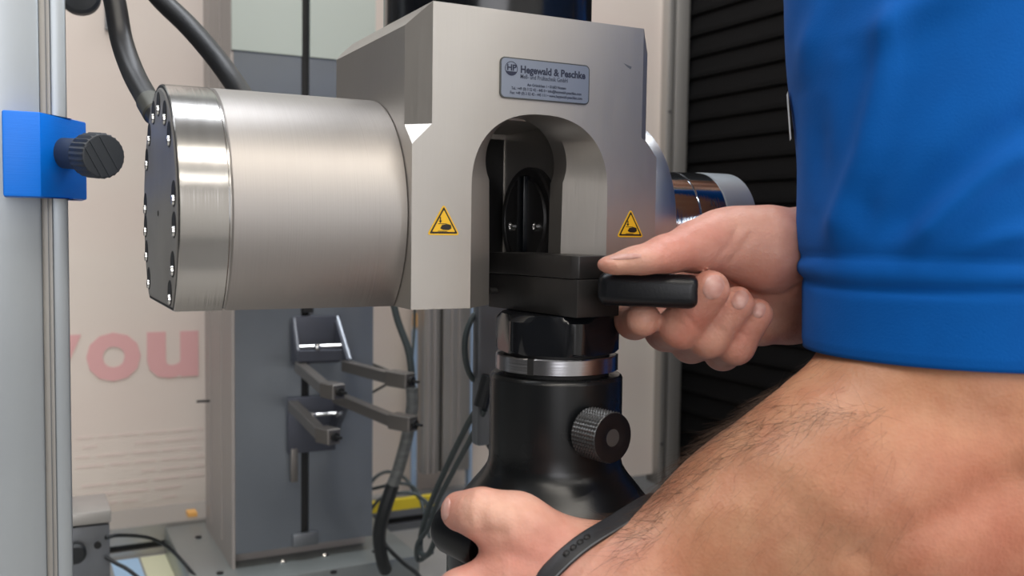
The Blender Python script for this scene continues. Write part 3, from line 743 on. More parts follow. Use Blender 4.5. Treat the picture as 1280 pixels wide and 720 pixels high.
for a in (-152, -42, 75):
    a = R(a); mm = LM @ Matrix.Rotation(a, 4, 'Z')
    MB().box((.0255, -.0014, 1.1719), (.02735, .0014, 1.1789), mm).build('ring_slot', M['hole'], ring_o)
lat([(.0250, 1.1700), (.0283, 1.1700), (.0291, 1.1693), (.0295, 1.1683), (.0295, 1.1683), (.0296, 1.138), (.0296, 1.1322), (.0303, 1.1290), (.0320, 1.1262),
     (.0343, 1.1232), (.0370, 1.1200), (.0418, 1.1140), (.0455, 1.1085), (.0472, 1.105), (.0480, 1.101), (.0480, 1.101), (.0480, .965), (.0480, .965), (.060, .955), (.060, .955), (.060, BZ)], M['black_satin'], 'stem_body', 96)
# knurled knob
kp = Vector(W(741, 541, .392)); kd = LM.to_3x3() @ Vector((.06, -1, 0))
kd = (lw((.62, -.78, .0))).normalized()
km = axis_m(kp - kd * .004, kd)
MB().lathe([(.0060, -.004), (.0060, .006)], 24, km).build('knob_shank', M['black_satin'], ad)
def knurl_diamond(r, z0, z1, mtx, m, name):
    n, rows = 76, 16; b = MB(); b.use(m); rings = []
    def ring(rr, z, k):
        return [b.b.verts.new(mtx @ Vector(((rr - (.0007 if (i % 2 or j_ % 2) and k else 0)) * math.cos(2 * PI * i / n), (rr - (.0007 if (i % 2 or j_ % 2) and k else 0)) * math.sin(2 * PI * i / n), z))) for i in range(n)]
    j_ = 0
    rings.append(ring(r * .6, z0, 0)); rings.append(ring(r * .95, z0, 0))
    for j_ in range(rows + 1): rings.append(ring(r, z0 + .0006 + (z1 - z0 - .0016) * j_ / rows, 1))
    j_ = 0; rings.append(ring(r * .955, z1 - .0003, 0)); rings.append(ring(r * .93, z1, 0))
    for A, B_ in zip(rings, rings[1:]):
        for i in range(n): b._f([A[i], A[(i + 1) % n], B_[(i + 1) % n], B_[i]])
    b._f(rings[0][::-1]); b._f(rings[-1]); return b.build(name, None, ad)
M['knurl'] = mat('black_knurled_steel', (.10, .10, .10), .38, .6)
kk = knurl_diamond(.0108, .002, .0158, km, M['knurl'], 'knurled_knob')
MB().lathe([(.0102, .0157), (.0102, .0160), (.0085, .0162), (.0040, .0160), (.0032, .0156), (.001, .0156)], 40, km).build('knob_face', M['black_gloss'], kk)

# lever handle gripped by the right hand
def rbox(c, xd, yd, zd, sx, sy, sz, bev, m, name, parent, taper=0, segs=5):
    t = bmesh.new(); bmesh.ops.create_cube(t, size=1)
    for v in t.verts:
        k = 1 - taper * (v.co.x + .5); v.co = Vector((v.co.x * sx, v.co.y * sy * k, v.co.z * sz * k))
    bmesh.ops.bevel(t, geom=t.edges[:], offset=bev, segments=segs, affect='EDGES', profile=.5)
    xd, yd, zd = [Vector(q_).normalized() for q_ in (xd, yd, zd)]
    m4 = Matrix(((xd.x, yd.x, zd.x, c.x), (xd.y, yd.y, zd.y, c.y), (xd.z, yd.z, zd.z, c.z), (0, 0, 0, 1)))
    bmesh.ops.transform(t, matrix=m4, verts=t.verts[:])
    for f in t.faces: f.smooth = True
    return MB().add(t).build(name, m, parent)
hd = lw((.97, -.22, -.02)); hn = lw((.22, .97, 0))
hz_ = hd.cross(hn)
HC = W(812, 362, .386)
rbox(HC, hd, hn, hz_, .0405, .020, .0138, .0042, M['grip_plastic'], 'lever_grip', ad, .06)
MB().tube([LM @ Vector((a1 - .003, b0 + .012, 1.2075)), W(800, 362, .385)], .0045, 16).build('lever_shank', M['black_ox'], ad)
# lower lever gripped by the left hand
LC = W(596, 671, .380)
d1 = lw((.72, -.62, -.12)).normalized()
lm_ = axis_m(LC, d1)
lg = MB().lathe([(.006, -.018), (.0100, -.0165), (.0114, -.013), (.0114, .004), (.0108, .0060), (.0100, .0064), (.0088, .0058), (.002, .0056)], 48, lm_).build('lower_lever_grip', M['grip_plastic'], ad)
MB().tube([W(598, 671, .385), LM @ Vector((-.030, .0, 1.095))], .0065, 16).build('lower_lever_shank', M['black_ox'], ad)

# ================================================================== PERSON
from mathutils.bvhtree import BVHTree
PO = CAM + lw((.36, .62, -CAM.z))
person = empty('person', PO, 'person in blue short-sleeved shirt reaching in, both hands gripping black levers', 'person')
LW4 = Matrix(((CY, SY, 0, CAM.x), (-SY, CY, 0, CAM.y), (0, 0, 1, CAM.z), (0, 0, 0, 1)))     # level frame -> world
def V3(*a): return np.array(lv(*a) if abs(a[0]) > 10 else a, float)      # (pixel, pixel, depth) or plain level-frame metres
class Field:
    def __init__(s, lo, hi, h):
        s.lo = np.array(lo, float); s.h = h; s.n = (np.ceil((np.array(hi) - s.lo) / h).astype(int) + 1)
        s.F = np.full(s.n, .2, np.float32)
    def sub(s, pts, mar):
        pts = np.array(pts); a = np.floor((pts.min(0) - mar - s.lo) / s.h).astype(int); b = np.ceil((pts.max(0) + mar - s.lo) / s.h).astype(int) + 1
        a = np.clip(a, 0, s.n); b = np.clip(b, 0, s.n)
        sl = tuple(slice(int(i), int(j)) for i, j in zip(a, b))
        ax = [(s.lo[k] + np.arange(a[k], b[k]) * s.h).astype(np.float32) for k in range(3)]
        return sl, ax
    @staticmethod
    def smin(a, b, k):
        h = np.clip(.5 + .5 * (b - a) / k, 0, 1)
        return b * (1 - h) + a * h - k * h * (1 - h)
    def group(s, segs, kin, kout):
        """segs: (a, b, ra, rb[, flat axis, flat factor]); blended by kin inside the group, then by kout with the rest"""
        P = [q_ for g in segs for q_ in (g[0], g[1])]; rm = max(max(g[2], g[3]) for g in segs)
        mg = max(kin, kout) + .004; sl, ax = s.sub(P, rm + mg); G = np.full([len(x) for x in ax], .2, np.float32)
        if G.size == 0: return
        for g in segs:
            a, b, ra, rb = g[:4]; s2, ax2 = s.sub([a, b], max(ra, rb) + mg)
            loc = tuple(slice(q_.start - p_.start, q_.stop - p_.start) for q_, p_ in zip(s2, sl))
            X_, Y_, Z_ = np.meshgrid(*ax2, indexing='ij')
            if X_.size == 0: continue
            fac = 1.
            if len(g) > 4:
                n = np.array(g[4], float); n /= np.linalg.norm(n); f = 1 / g[5] - 1
                q_ = (X_ * n[0] + Y_ * n[1] + Z_ * n[2]) * f
                X_ = X_ + q_ * n[0]; Y_ = Y_ + q_ * n[1]; Z_ = Z_ + q_ * n[2]
                a = a + n * (a @ n) * f; b = b + n * (b @ n) * f; fac = (1 + g[5]) / 2
            ba = b - a; L2 = max(ba @ ba, 1e-12)
            t = np.clip(((X_ - a[0]) * ba[0] + (Y_ - a[1]) * ba[1] + (Z_ - a[2]) * ba[2]) / L2, 0, 1)
            d = np.sqrt((X_ - a[0] - t * ba[0]) ** 2 + (Y_ - a[1] - t * ba[1]) ** 2 + (Z_ - a[2] - t * ba[2]) ** 2) - (ra + (rb - ra) * t)
            G[loc] = s.smin(G[loc], (d * fac).astype(np.float32), kin)
        s.F[sl] = s.smin(s.F[sl], G, kout)
    def mesh(s):
        F = s.F; I = F < 0; nx, ny, nz = F.shape
        cs = [(i, j, k) for i in (0, 1) for j in (0, 1) for k in (0, 1)]
        cnt = np.zeros((nx - 1, ny - 1, nz - 1), np.int8)
        for i, j, k in cs: cnt += I[i:nx - 1 + i, j:ny - 1 + j, k:nz - 1 + k]
        act = np.argwhere((cnt > 0) & (cnt < 8)); idx = np.full(cnt.shape, -1, np.int32)
        idx[act[:, 0], act[:, 1], act[:, 2]] = np.arange(len(act))
        c = {q_: F[act[:, 0] + q_[0], act[:, 1] + q_[1], act[:, 2] + q_[2]] for q_ in cs}
        acc = np.zeros((len(act), 3)); w = np.zeros(len(act))
        for q_ in cs:
            for ax in range(3):
                if q_[ax]: continue
                r = list(q_); r[ax] = 1; r = tuple(r); m = (c[q_] < 0) != (c[r] < 0)
                t = np.where(m, c[q_] / np.where(m, c[q_] - c[r], 1), 0); p = np.tile(np.array(q_, float), (len(act), 1)); p[:, ax] += t
                acc[m] += p[m]; w[m] += 1
        V = s.lo + (act + acc / w[:, None]) * s.h
        faces = []
        for ax in range(3):
            a = [slice(None)] * 3; b = [slice(None)] * 3; a[ax] = slice(0, -1); b[ax] = slice(1, None)
            ch = np.argwhere(I[tuple(a)] != I[tuple(b)]); u, v = [(1, 2), (2, 0), (0, 1)][ax]
            ok = (ch[:, u] > 0) & (ch[:, v] > 0) & (ch[:, u] < s.n[u] - 1) & (ch[:, v] < s.n[v] - 1); ch = ch[ok]
            def cell(du, dv):
                q_ = ch.copy(); q_[:, u] -= du; q_[:, v] -= dv; return idx[q_[:, 0], q_[:, 1], q_[:, 2]]
            Q = np.stack([cell(1, 1), cell(0, 1), cell(0, 0), cell(1, 0)], 1)
            fl = I[ch[:, 0], ch[:, 1], ch[:, 2]]; Q[~fl] = Q[~fl][:, ::-1]; faces.append(Q)
        Fc = np.concatenate(faces); Fc = Fc[(Fc >= 0).all(1)]
        return V, Fc
def relax(V, Fc, it=2, w=.5):
    for _ in range(it):
        S = np.zeros_like(V); c = np.zeros(len(V))
        for i in range(4):
            a, b = Fc[:, i], Fc[:, (i + 1) % 4]
            np.add.at(S, a, V[b]); np.add.at(S, b, V[a]); np.add.at(c, a, 1); np.add.at(c, b, 1)
        V = V * (1 - w) + w * S / np.maximum(c, 1)[:, None]
    return V
def normals(V, Fc):
    n = np.cross(V[Fc[:, 2]] - V[Fc[:, 0]], V[Fc[:, 3]] - V[Fc[:, 1]]); N = np.zeros_like(V)
    for i in range(4): np.add.at(N, Fc[:, i], n)
    return N / np.maximum(np.linalg.norm(N, axis=1), 1e-12)[:, None]
def bvh_of(V, Fc): return BVHTree.FromPolygons([tuple(v) for v in V], [tuple(int(i) for i in f) for f in Fc])
def hit(bvh, px, py):
    d = lv(px, py, 1).normalized(); r = bvh.ray_cast(Vector((0, 0, 0)), d)
    return (r[0], r[1]) if r[0] is not None else (None, None)
def groove(V, N, bvh, line, depth, width):
    """press (or, with a negative depth, raise) a soft line into the skin"""
    pts = []
    for (x0, y0), (x1, y1) in zip(line, line[1:]):
        for k in range(9):
            p, _ = hit(bvh, x0 + (x1 - x0) * k / 8, y0 + (y1 - y0) * k / 8)
            if p is not None: pts.append(tuple(p))
    if not pts: return
    P = np.array(pts); lo = P.min(0) - width * 3; hi = P.max(0) + width * 3
    ii = np.where(((V > lo) & (V < hi)).all(1))[0]
    if not len(ii): return
    D = np.sqrt(((V[ii][:, None] - P[None]) ** 2).sum(2)).min(1)
    V[ii] -= N[ii] * (depth * np.exp(-(D / width) ** 2))[:, None]

# ---- right arm: palm towards the viewer, thumb along the lever, fingers curled under it
zax = (0, 0, 1)
R_el = V3(.335, .575, -.11); R_sh = V3(.40, .775, .15)
fr_ = Field((.02, .325, -.17), (.42, .80, .06), .00115)
r_wr = V3(1045, 335, .43)
fr_.group([(V3(985, 335, .42), r_wr, .0215, .0235), (r_wr, V3(.20, .475, -.045), .0240, .032), (V3(.20, .475, -.045), R_el, .034, .042), (R_el, V3(.37, .68, .02), .043, .046)], .02, .004)
fr_.group([(V3(882, 352, .432), V3(985, 345, .425), .0145, .0215),
           (V3(900, 304, .398), V3(955, 310, .400), .0118, .0165), (V3(955, 310, .400), V3(1010, 318, .412), .0165, .0205),
           (V3(950, 396, .420), V3(1000, 372, .425), .0130, .0185),
           (V3(925, 378, .430), V3(985, 385, .430), .014, .016)], .007, .009)
fr_.group([(V3(771, 331, .374), V3(803, 325, .376), .0078, .0092, zax, .52), (V3(803, 325, .376), V3(836, 317, .381), .0092, .0100, zax, .62),
           (V3(836, 317, .381), V3(872, 308, .389), .0092, .0108, zax, .86), (V3(872, 308, .389), V3(912, 300, .398), .0108, .0128)], .004, .008)
fingers_r = [
    [(V3(858, 350, .435), .0100), (V3(800, 385, .432), .0092), (V3(793, 400, .412), .0080), (V3(804, 399, .392), .0072)],
    [(V3(880, 362, .445), .0100), (V3(833, 412, .425), .0093), (V3(852, 408, .391), .0088), (V3(888, 362, .379), .0078)],
    [(V3(905, 372, .448), .0095), (V3(864, 428, .424), .0088), (V3(886, 421, .393), .0083), (V3(921, 380, .386), .0073)],
    [(V3(930, 380, .448), .0085), (V3(903, 440, .424), .0078), (V3(919, 432, .397), .0076), (V3(946, 393, .390), .0066)]]
for f in fingers_r:
    fr_.group([(a[0], b[0], a[1], b[1]) for a, b in zip(f, f[1:])], .0035, .0009)
RV, RF = fr_.mesh(); RV = relax(RV, RF, 1); RN = normals(RV, RF); rb = bvh_of(RV, RF)
for line, d_, w_ in (([(905, 352), (925, 364), (950, 372), (980, 370), (1005, 355)], .0012, .0020), ([(903, 318), (915, 300), (922, 285)], .0005, .0012),
                     ([(915, 325), (930, 305), (940, 292)], .0005, .0012), ([(893, 330), (902, 312)], .0004, .001),
                     ([(826, 303), (832, 312), (830, 322)], .0004, .0008), ([(836, 300), (843, 308)], .0003, .0008), ([(820, 305), (823, 315)], .0003, .0008),
                     ([(845, 385), (862, 398), (872, 412)], .0004, .001), ([(838, 392), (852, 405)], .0003, .0008),
                     ([(888, 402), (905, 415)], .0003, .0008), ([(918, 412), (935, 422)], .0003, .0008)):
    groove(RV, RN, rb, line, d_, w_)

# ---- left arm: upper arm down from the sleeve, bent elbow, forearm to the lower lever
L_sh = V3(.215, .455, .16); L_el = V3(1235, 595, .370)
fl = Field((-.045, .235, -.31), (.31, .50, .17), .0014)
w_l = V3(775, 748, .358)
fl.group([(L_sh, V3(1215, 250, .378), .050, .051), (V3(1215, 250, .378), V3(1208, 470, .374), .050, .0515), (V3(1208, 470, .374), L_el, .0515, .051),
          (L_el, V3(1100, 622, .367), .051, .0480), (V3(1100, 622, .367), V3(960, 665, .362), .047, .0370), (V3(960, 665, .362), w_l, .0365, .0232),
          (w_l, V3(735, 738, .360), .0232, .0205)], .016, .004)
fl.group([(V3(1190, 520, .352), V3(1080, 590, .352), .030, .034)], .01, .03)       # muscle on the outer side of the elbow
fl.group([(V3(1250, 665, .352), V3(1180, 700, .360), .030, .026)], .01, .02)
KS = .862
def H(px, py, d, r): return V3(px, py, d * KS), r * KS
def hseg(*q_): return [(a[0], b[0], a[1], b[1]) for a, b in zip([H(*c) for c in q_], [H(*c) for c in q_[1:]])]
fl.group(hseg((738, 712, .418, .0180), (645, 657, .410, .0132)) + hseg((745, 742, .42, .0195), (632, 718, .404, .0135)) + hseg((745, 775, .42, .019), (640, 768, .404, .0135))
         + hseg((748, 805, .425, .017), (652, 808, .410, .0125)) + hseg((755, 830, .43, .014), (668, 842, .42, .0115)), .009, .010)
fl.group(hseg((645, 657, .410, .0130), (602, 642, .405, .0104), (576, 639, .412, .0090)), .004, .007)
for f in (((632, 718, .404, .0120), (574, 742, .398, .0096), (556, 754, .420, .0085), (570, 750, .445, .0075)),
          ((640, 768, .404, .0122), (578, 790, .398, .0098), (560, 800, .422, .0087), (575, 795, .444, .0077)),
          ((652, 808, .410, .0115), (592, 835, .404, .0092), (575, 845, .428, .0082), (590, 840, .448, .0073)),
          ((668, 842, .420, .0100), (612, 872, .414, .0080), (598, 880, .434, .0072), (610, 876, .452, .0065))):
    fl.group(hseg(*f), .0035, .0022)
LV, LF = fl.mesh(); LV = relax(LV, LF, 2); LN = normals(LV, LF); lb = bvh_of(LV, LF)
for line, d_, w_ in (([(583, 615), (577, 632), (580, 650)], .0005, .0010), ([(589, 614), (584, 632), (587, 654)], .0004, .0010), ([(604, 672), (616, 664), (630, 668)], .0008, .0022), ([(606, 618), (600, 640), (604, 664)], .0009, .0022), ([(612, 640), (632, 650)], -.0006, .006),
                     ([(705, 712), (668, 690), (640, 672)], -.0008, .0035), ([(720, 735), (680, 722), (640, 712)], -.0009, .0035), ([(690, 702), (700, 722)], .0006, .004),
                     ([(1085, 700), (1140, 668), (1200, 640), (1275, 600)], .0030, .0075), ([(1030, 470), (1100, 500), (1180, 520), (1275, 530)], .0015, .009),
                     ([(950, 560), (1010, 600), (1070, 650)], -.0012, .008), ([(870, 640), (960, 640)], -.0007, .006)):
    groove(LV, LN, lb, line, d_, w_)
LN = normals(LV, LF); lb = bvh_of(LV, LF); rb = bvh_of(RV, RF)

# ---- torso, neck and head (mostly out of the frame)
ft = Field((.17, .38, -.62), (.60, .90, .60), .008)
tc0 = V3(.375, .62, 0); sd = V3(.50, .86, 0); sd /= np.linalg.norm(sd); fd = V3(-sd[1], sd[0], 0)
def tp(s_, f_, z_): return tc0 + sd * s_ + fd * f_ + V3(0, 0, z_)
ft.group([(tp(-.07, 0, -.5), tp(-.075, .0, .02), .105, .11, fd, .85), (tp(.07, 0, -.5), tp(.075, 0, .02), .105, .11, fd, .85),
          (tp(-.10, -.01, .04), tp(.10, -.01, .04), .115, .115, fd, .85), (tp(-.15, -.01, .13), tp(.13, -.01, .13), .055, .055),
          (tp(0, 0, .12), tp(0, .02, .25), .075, .058), (L_sh, tp(-.14, 0, .12), .052, .07), (R_sh, tp(.14, 0, .12), .052, .07)], .04, .02)
ft.group([(tp(0, .05, .36), tp(0, .07, .42), .078, .080, sd, .9), (tp(0, .12, .31), tp(0, .10, .36), .042, .05), (tp(0, .150, .355), tp(0, .136, .40), .013, .009),
          (tp(-.078, .055, .37), tp(-.078, .05, .40), .013, .015), (tp(.078, .055, .37), tp(.078, .05, .40), .013, .015)], .014, .03)
TV, TF = ft.mesh(); TV = relax(TV, TF, 2)

def skin_mat():
    m = bpy.data.materials.new('skin'); m.use_nodes = True; nt = m.node_tree; n = nt.nodes; L = nt.links
    b = n['Principled BSDF']; b.inputs['Roughness'].default_value = .46; b.inputs['Specular IOR Level'].default_value = .38
    b.inputs['Subsurface Weight'].default_value = .22; b.inputs['Subsurface Radius'].default_value = (1, .32, .18); b.inputs['Subsurface Scale'].default_value = .0035
    at = n.new('ShaderNodeAttribute'); at.attribute_name = 'tone'
    tc = n.new('ShaderNodeTexCoord')
    def nz(sc, det=3):
        q_ = n.new('ShaderNodeTexNoise'); q_.inputs['Scale'].default_value = sc; q_.inputs['Detail'].default_value = det; L.new(tc.outputs['Object'], q_.inputs['Vector']); return q_
    n1 = nz(55); n2 = nz(900, 4); n3 = nz(230)
    hs = n.new('ShaderNodeMix'); hs.data_type = 'RGBA'; hs.blend_type = 'MULTIPLY'
    r = n.new('ShaderNodeValToRGB'); r.color_ramp.elements[0].position = .34; r.color_ramp.elements[1].position = .66
    r.color_ramp.elements[0].color = (.86, .70, .66, 1); r.color_ramp.elements[1].color = (1, 1, .98, 1)
    L.new(n1.outputs['Fac'], r.inputs[0]); hs.inputs['Factor'].default_value = .75
    L.new(at.outputs['Color'], hs.inputs['A']); L.new(r.outputs[0], hs.inputs['B'])
    h2_ = n.new('ShaderNodeMix'); h2_.data_type = 'RGBA'; h2_.blend_type = 'MULTIPLY'; h2_.inputs['Factor'].default_value = .35
    r2 = n.new('ShaderNodeValToRGB'); r2.color_ramp.elements[0].position = .3; r2.color_ramp.elements[1].position = .7
    r2.color_ramp.elements[0].color = (.80, .72, .66, 1); r2.color_ramp.elements[1].color = (1, 1, 1, 1)
    L.new(n3.outputs['Fac'], r2.inputs[0]); L.new(hs.outputs['Result'], h2_.inputs['A']); L.new(r2.outputs[0], h2_.inputs['B'])
    L.new(h2_.outputs['Result'], b.inputs['Base Color'])
    bp = n.new('ShaderNodeBump'); bp.inputs['Strength'].default_value = .24; bp.inputs['Distance'].default_value = .0004
    vo = n.new('ShaderNodeTexVoronoi'); vo.inputs['Scale'].default_value = 750; L.new(tc.outputs['Object'], vo.inputs['Vector'])
    ad_ = n.new('ShaderNodeMath'); ad_.operation = 'ADD'; L.new(vo.outputs['Distance'], ad_.inputs[0]); L.new(n2.outputs['Fac'], ad_.inputs[1])
    L.new(ad_.outputs[0], bp.inputs['Height'])
    b2 = n.new('ShaderNodeBump'); b2.inputs['Strength'].default_value = .14; b2.inputs['Distance'].default_value = .0015
    L.new(n3.outputs['Fac'], b2.inputs['Height']); L.new(b2.outputs[0], bp.inputs['Normal']); L.new(bp.outputs[0], b.inputs['Normal'])
    return m
M['skin'] = skin_mat()
HANDC = np.array([.63, .335, .262]); ARMC = np.array([.52, .255, .140]); REDC = np.array([.62, .215, .17]); PALEC = np.array([.66, .42, .31])
def tones(V, side):
    C = np.tile(HANDC, (len(V), 1))
    def spot(p, r, col, a):
        nonlocal C
        if p is None: return
        w = (a * np.exp(-(((V - np.array(p)) ** 2).sum(1)) / r ** 2))[:, None]; C = C * (1 - w) + col * w
    if side == 'L':
        t = np.clip((V[:, 0] - .02) / .05, 0, 1)[:, None]; C = HANDC * (1 - t) + ARMC * t
        for (px, py), r, c_, a in (((645, 668), .012, REDC, .5), ((690, 690), .010, REDC, .45), ((600, 690), .012, REDC, .35), ((625, 640), .012, PALEC, .5), ((1250, 690), .035, REDC, .4), ((1180, 640), .03, REDC, .15),
                                   ((590, 630), .009, PALEC, .3), ((670, 640), .016, PALEC, .3), ((950, 620), .04, PALEC, .25)):
            spot(hit(lb, px, py)[0], r, c_, a)
    if side == 'R':
        t = np.clip((V[:, 0] - .16) / .05, 0, 1)[:, None]; C = HANDC * (1 - t) + ARMC * t
        for (px, py), r, c_, a in (((835, 310), .009, REDC, .35), ((900, 290), .016, REDC, .30), ((780, 328), .008, PALEC, .5), ((945, 285), .014, PALEC, .3), ((866, 400), .007, REDC, .6), ((850, 422), .006, REDC, .3),
                                   ((843, 398), .008, PALEC, .4), ((895, 430), .009, PALEC, .3), ((925, 420), .007, REDC, .3), ((890, 360), .006, PALEC, .3), ((975, 400), .015, PALEC, .35), ((800, 405), .007, PALEC, .3)):
            spot(hit(rb, px, py)[0], r, c_, a)
    return C
Vs = [LV, RV, TV]; Fs = [LF, RF, TF]; Cs = [tones(LV, 'L'), tones(RV, 'R'), np.tile(ARMC, (len(TV), 1))]
off = 0; AF = []
for v_, f_ in zip(Vs, Fs): AF.append(f_ + off); off += len(v_)
AV = np.concatenate(Vs); AF = np.concatenate(AF); AC = np.concatenate(Cs)
def np_mesh(name, V, Fc, m, parent, col=None, smooth=True):
    me = bpy.data.meshes.new(name); k = Fc.shape[1]
    me.vertices.add(len(V)); me.loops.add(Fc.size); me.polygons.add(len(Fc))
    l2w = np.array(LW4)[:3, :3]; Wd = V @ l2w.T + np.array(CAM) - np.array(parent_world(parent)[0])
    me.vertices.foreach_set('co', Wd.astype(np.float32).ravel()); me.loops.foreach_set('vertex_index', Fc.astype(np.int32).ravel())
    me.polygons.foreach_set('loop_start', np.arange(0, Fc.size, k, dtype=np.int32))
    me.polygons.foreach_set('use_smooth', np.full(len(Fc), smooth))
    me.update(); me.validate()
    if col is not None:
        a = me.color_attributes.new('tone', 'FLOAT_COLOR', 'POINT')
        a.data.foreach_set('color', np.concatenate([col, np.ones((len(col), 1))], 1).astype(np.float32).ravel())
    me.materials.append(m); return link(name, me, parent)
body = np_mesh('body', AV, AF, M['skin'], person, AC)

# fingernails, laid on the real fingertips
M['nail'] = mat('fingernail', (.50, .25, .205), .38, 0, ((.56, .33, .28), (300, 300, 300)), 0, spec=.5)
def nail(bvh, cx_, cy_, w, h, rot, curve=.0):
    N1, N2 = 10, 8; V = []; ok = True
    for j in range(N1 + 1):
        for i in range(N2 + 1):
            u = (i / N2 * 2 - 1); v = (j / N1 * 2 - 1)
            k = (1 - .10 * abs(v) ** 3) * math.sqrt(max(0, 1 - max(0, abs(v) - .35) ** 2 / .45)) if True else 1
            x = u * w / 2 * k; y = v * h / 2; c, s_ = math.cos(rot), math.sin(rot)
            p, n = hit(bvh, cx_ + x * c - y * s_, cy_ + x * s_ + y * c)
            if p is None: V.append(None); continue
            e = .0006 * (1 - .8 * max(abs(u), abs(v)) ** 4); V.append(np.array(p) + np.array(n) * e)
    Fc = []
    for j in range(N1):
        for i in range(N2):
            q_ = [j * (N2 + 1) + i, j * (N2 + 1) + i + 1, (j + 1) * (N2 + 1) + i + 1, (j + 1) * (N2 + 1) + i]
            if all(V[a] is not None for a in q_): Fc.append(q_)
    if not Fc: return
    V = np.array([v if v is not None else V[Fc[0][0]] for v in V])
    return np_mesh('fingernail', V, np.array(Fc), M['nail'], person)
nail(rb, 892, 359, 24, 31, R(24)); nail(rb, 925, 375, 19, 24, R(27)); nail(rb, 949, 388, 15, 19, R(22))
nail(rb, 782, 321, 40, 7, R(-4)); nail(lb, 558, 636, 9, 28, R(8))

# wristband: a ring cut square to the forearm, lying on the skin
M['band'] = mat('black_wristband', (.013, .013, .015), .5, 0, None, .15, (900, 900, 900), spec=.4)
M['band_edge'] = mat('wristband_edge', (.09, .095, .10), .4)
wc = Vector(V3(718, 732, .359)); wn = Vector((.63, -.60, -.45)).normalized()
wn = (wn + Vector((0, 0, .0))).normalized()
wx = wn.cross(Vector((0, 0, 1))).normalized(); wz = wx.cross(wn)
def ring_r(c, a):
    d = wx * math.cos(a) + wz * math.sin(a); r = lb.ray_cast(c + d * .06, -d)
    return (r[0] - c).length if r[0] is not None else .027
NA = 96; rings = []; prof = [(-.0036, .0004), (-.0036, .0016), (-.0030, .0020), (.0027, .0020), (.0034, .0017), (.0034, .0004)]
rr0 = [np.mean([ring_r(wc + wn * s_, 2 * PI * (i + j) / NA) for j in (-2, -1, 0, 1, 2) for s_ in (-.004, 0, .004)]) for i in range(NA)]
V = []; 
for i in range(NA):
    a = 2 * PI * i / NA; d = wx * math.cos(a) + wz * math.sin(a)
    for s_, o in prof: V.append(wc + wn * s_ + d * (rr0[i] + o))
K = len(prof); Fc = [[i * K + j, i * K + (j + 1) % K, ((i + 1) % NA) * K + (j + 1) % K, ((i + 1) % NA) * K + j] for i in range(NA) for j in range(K)]
band = np_mesh('wristband', np.array([tuple(v) for v in V]), np.array(Fc), M['band'], person); band['label'] = 'black perforated wristband on the left wrist'
V = []
for i in range(NA):
    a = 2 * PI * i / NA; d = wx * math.cos(a) + wz * math.sin(a)
    for s_, o in ((.0028, .0019), (.0028, .0022), (.0033, .0021), (.0033, .0015)): V.append(wc + wn * s_ + d * (rr0[i] + o))
Fc = [[i * 4 + j, i * 4 + (j + 1) % 4, ((i + 1) % NA) * 4 + (j + 1) % 4, ((i + 1) % NA) * 4 + j] for i in range(NA) for j in range(4)]
np_mesh('band_edge', np.array([tuple(v) for v in V]), np.array(Fc), M['band_edge'], band)
for px, py in ((700, 681), (706, 673), (716, 664), (725, 660)):
    best = None
    for i in range(NA):
        a = 2 * PI * i / NA; d = wx * math.cos(a) + wz * math.sin(a); p = wc - wn * .0006 + d * (rr0[i] + .0020)
        e = (p.x / p.y - lv(px, py, 1).x) ** 2 + (p.z / p.y - lv(px, py, 1).z) ** 2
        if d.y < .2 and (best is None or e < best[0]): best = (e, p, d)
    e, p, d = best; tx_ = wn; ty_ = wn.cross(d)
    V = [p + tx_ * (.0010 * math.cos(2 * PI * k / 16)) + ty_ * (.0015 * math.sin(2 * PI * k / 16)) + d * h for h in (-.0003, .0003) for k in range(16)]
    Fc = [[k, (k + 1) % 16, 16 + (k + 1) % 16, 16 + k] for k in range(16)] + [[16, 17 + k, 18 + k, 19 + k] for k in range(0, 12, 2)]
    np_mesh('band_hole', np.array([tuple(v) for v in V]), np.array(Fc), M['hole'], band)

# arm hair
M['hair'] = mat('arm_hair', (.07, .042, .026), .5)
def hairs(V, N, n, cond, dirv, lmin, lmax, rad, rnd):
    ok = np.where(cond(V))[0]; pick = RNG.choice(ok, n); P = []; Fc = []
    for i in pick:
        p = V[i] + RNG.normal(0, .0006, 3); nn = N[i]; d = np.array(dirv) + RNG.normal(0, rnd, 3); d -= nn * (d @ nn); d /= np.linalg.norm(d) + 1e-9
        L_ = RNG.uniform(lmin, lmax); lift = RNG.uniform(.12, .5); bend = RNG.normal(0, .2, 3); side = np.cross(d, nn); base = len(P)
        for k in range(4):
            t = k / 3; c = p + d * L_ * t + nn * (lift * L_ * (t - .45 * t * t)) + bend * L_ * .5 * t * t
            r = rad * (1 - .8 * t)
            P += [c + side * r, c - side * r * .5 + nn * r * .87, c - side * r * .5 - nn * r * .87]
        for k in range(3):
            for j in range(3): Fc.append([base + k * 3 + j, base + k * 3 + (j + 1) % 3, base + (k + 1) * 3 + (j + 1) % 3, base + (k + 1) * 3 + j])
    return np.array(P), np.array(Fc)
el = np.array(L_el); fa = np.array(w_l) - el; fa /= np.linalg.norm(fa)
def c_arm(V):
    s_ = (V - el) @ fa; return (s_ > .05) & (s_ < .150) & (LN[:, 1] < .55) & (LN[:, 2] > -.5) & (V[:, 1] < .45)
def c_top(V):
    s_ = (V - el) @ fa; return (s_ > .03) & (s_ < .150) & (LN[:, 2] > .62) & (V[:, 1] < .45) & (V[:, 2] < -.06)
def c_hand(V): return (V[:, 0] > .012) & (V[:, 0] < .038) & (LN[:, 1] < -.2) & (V[:, 2] < -.125)
dh = fa * .6 + np.array((0, 0, -.7))
P1, F1 = hairs(LV, LN, 520, c_arm, dh, .006, .015, .000032, .26)
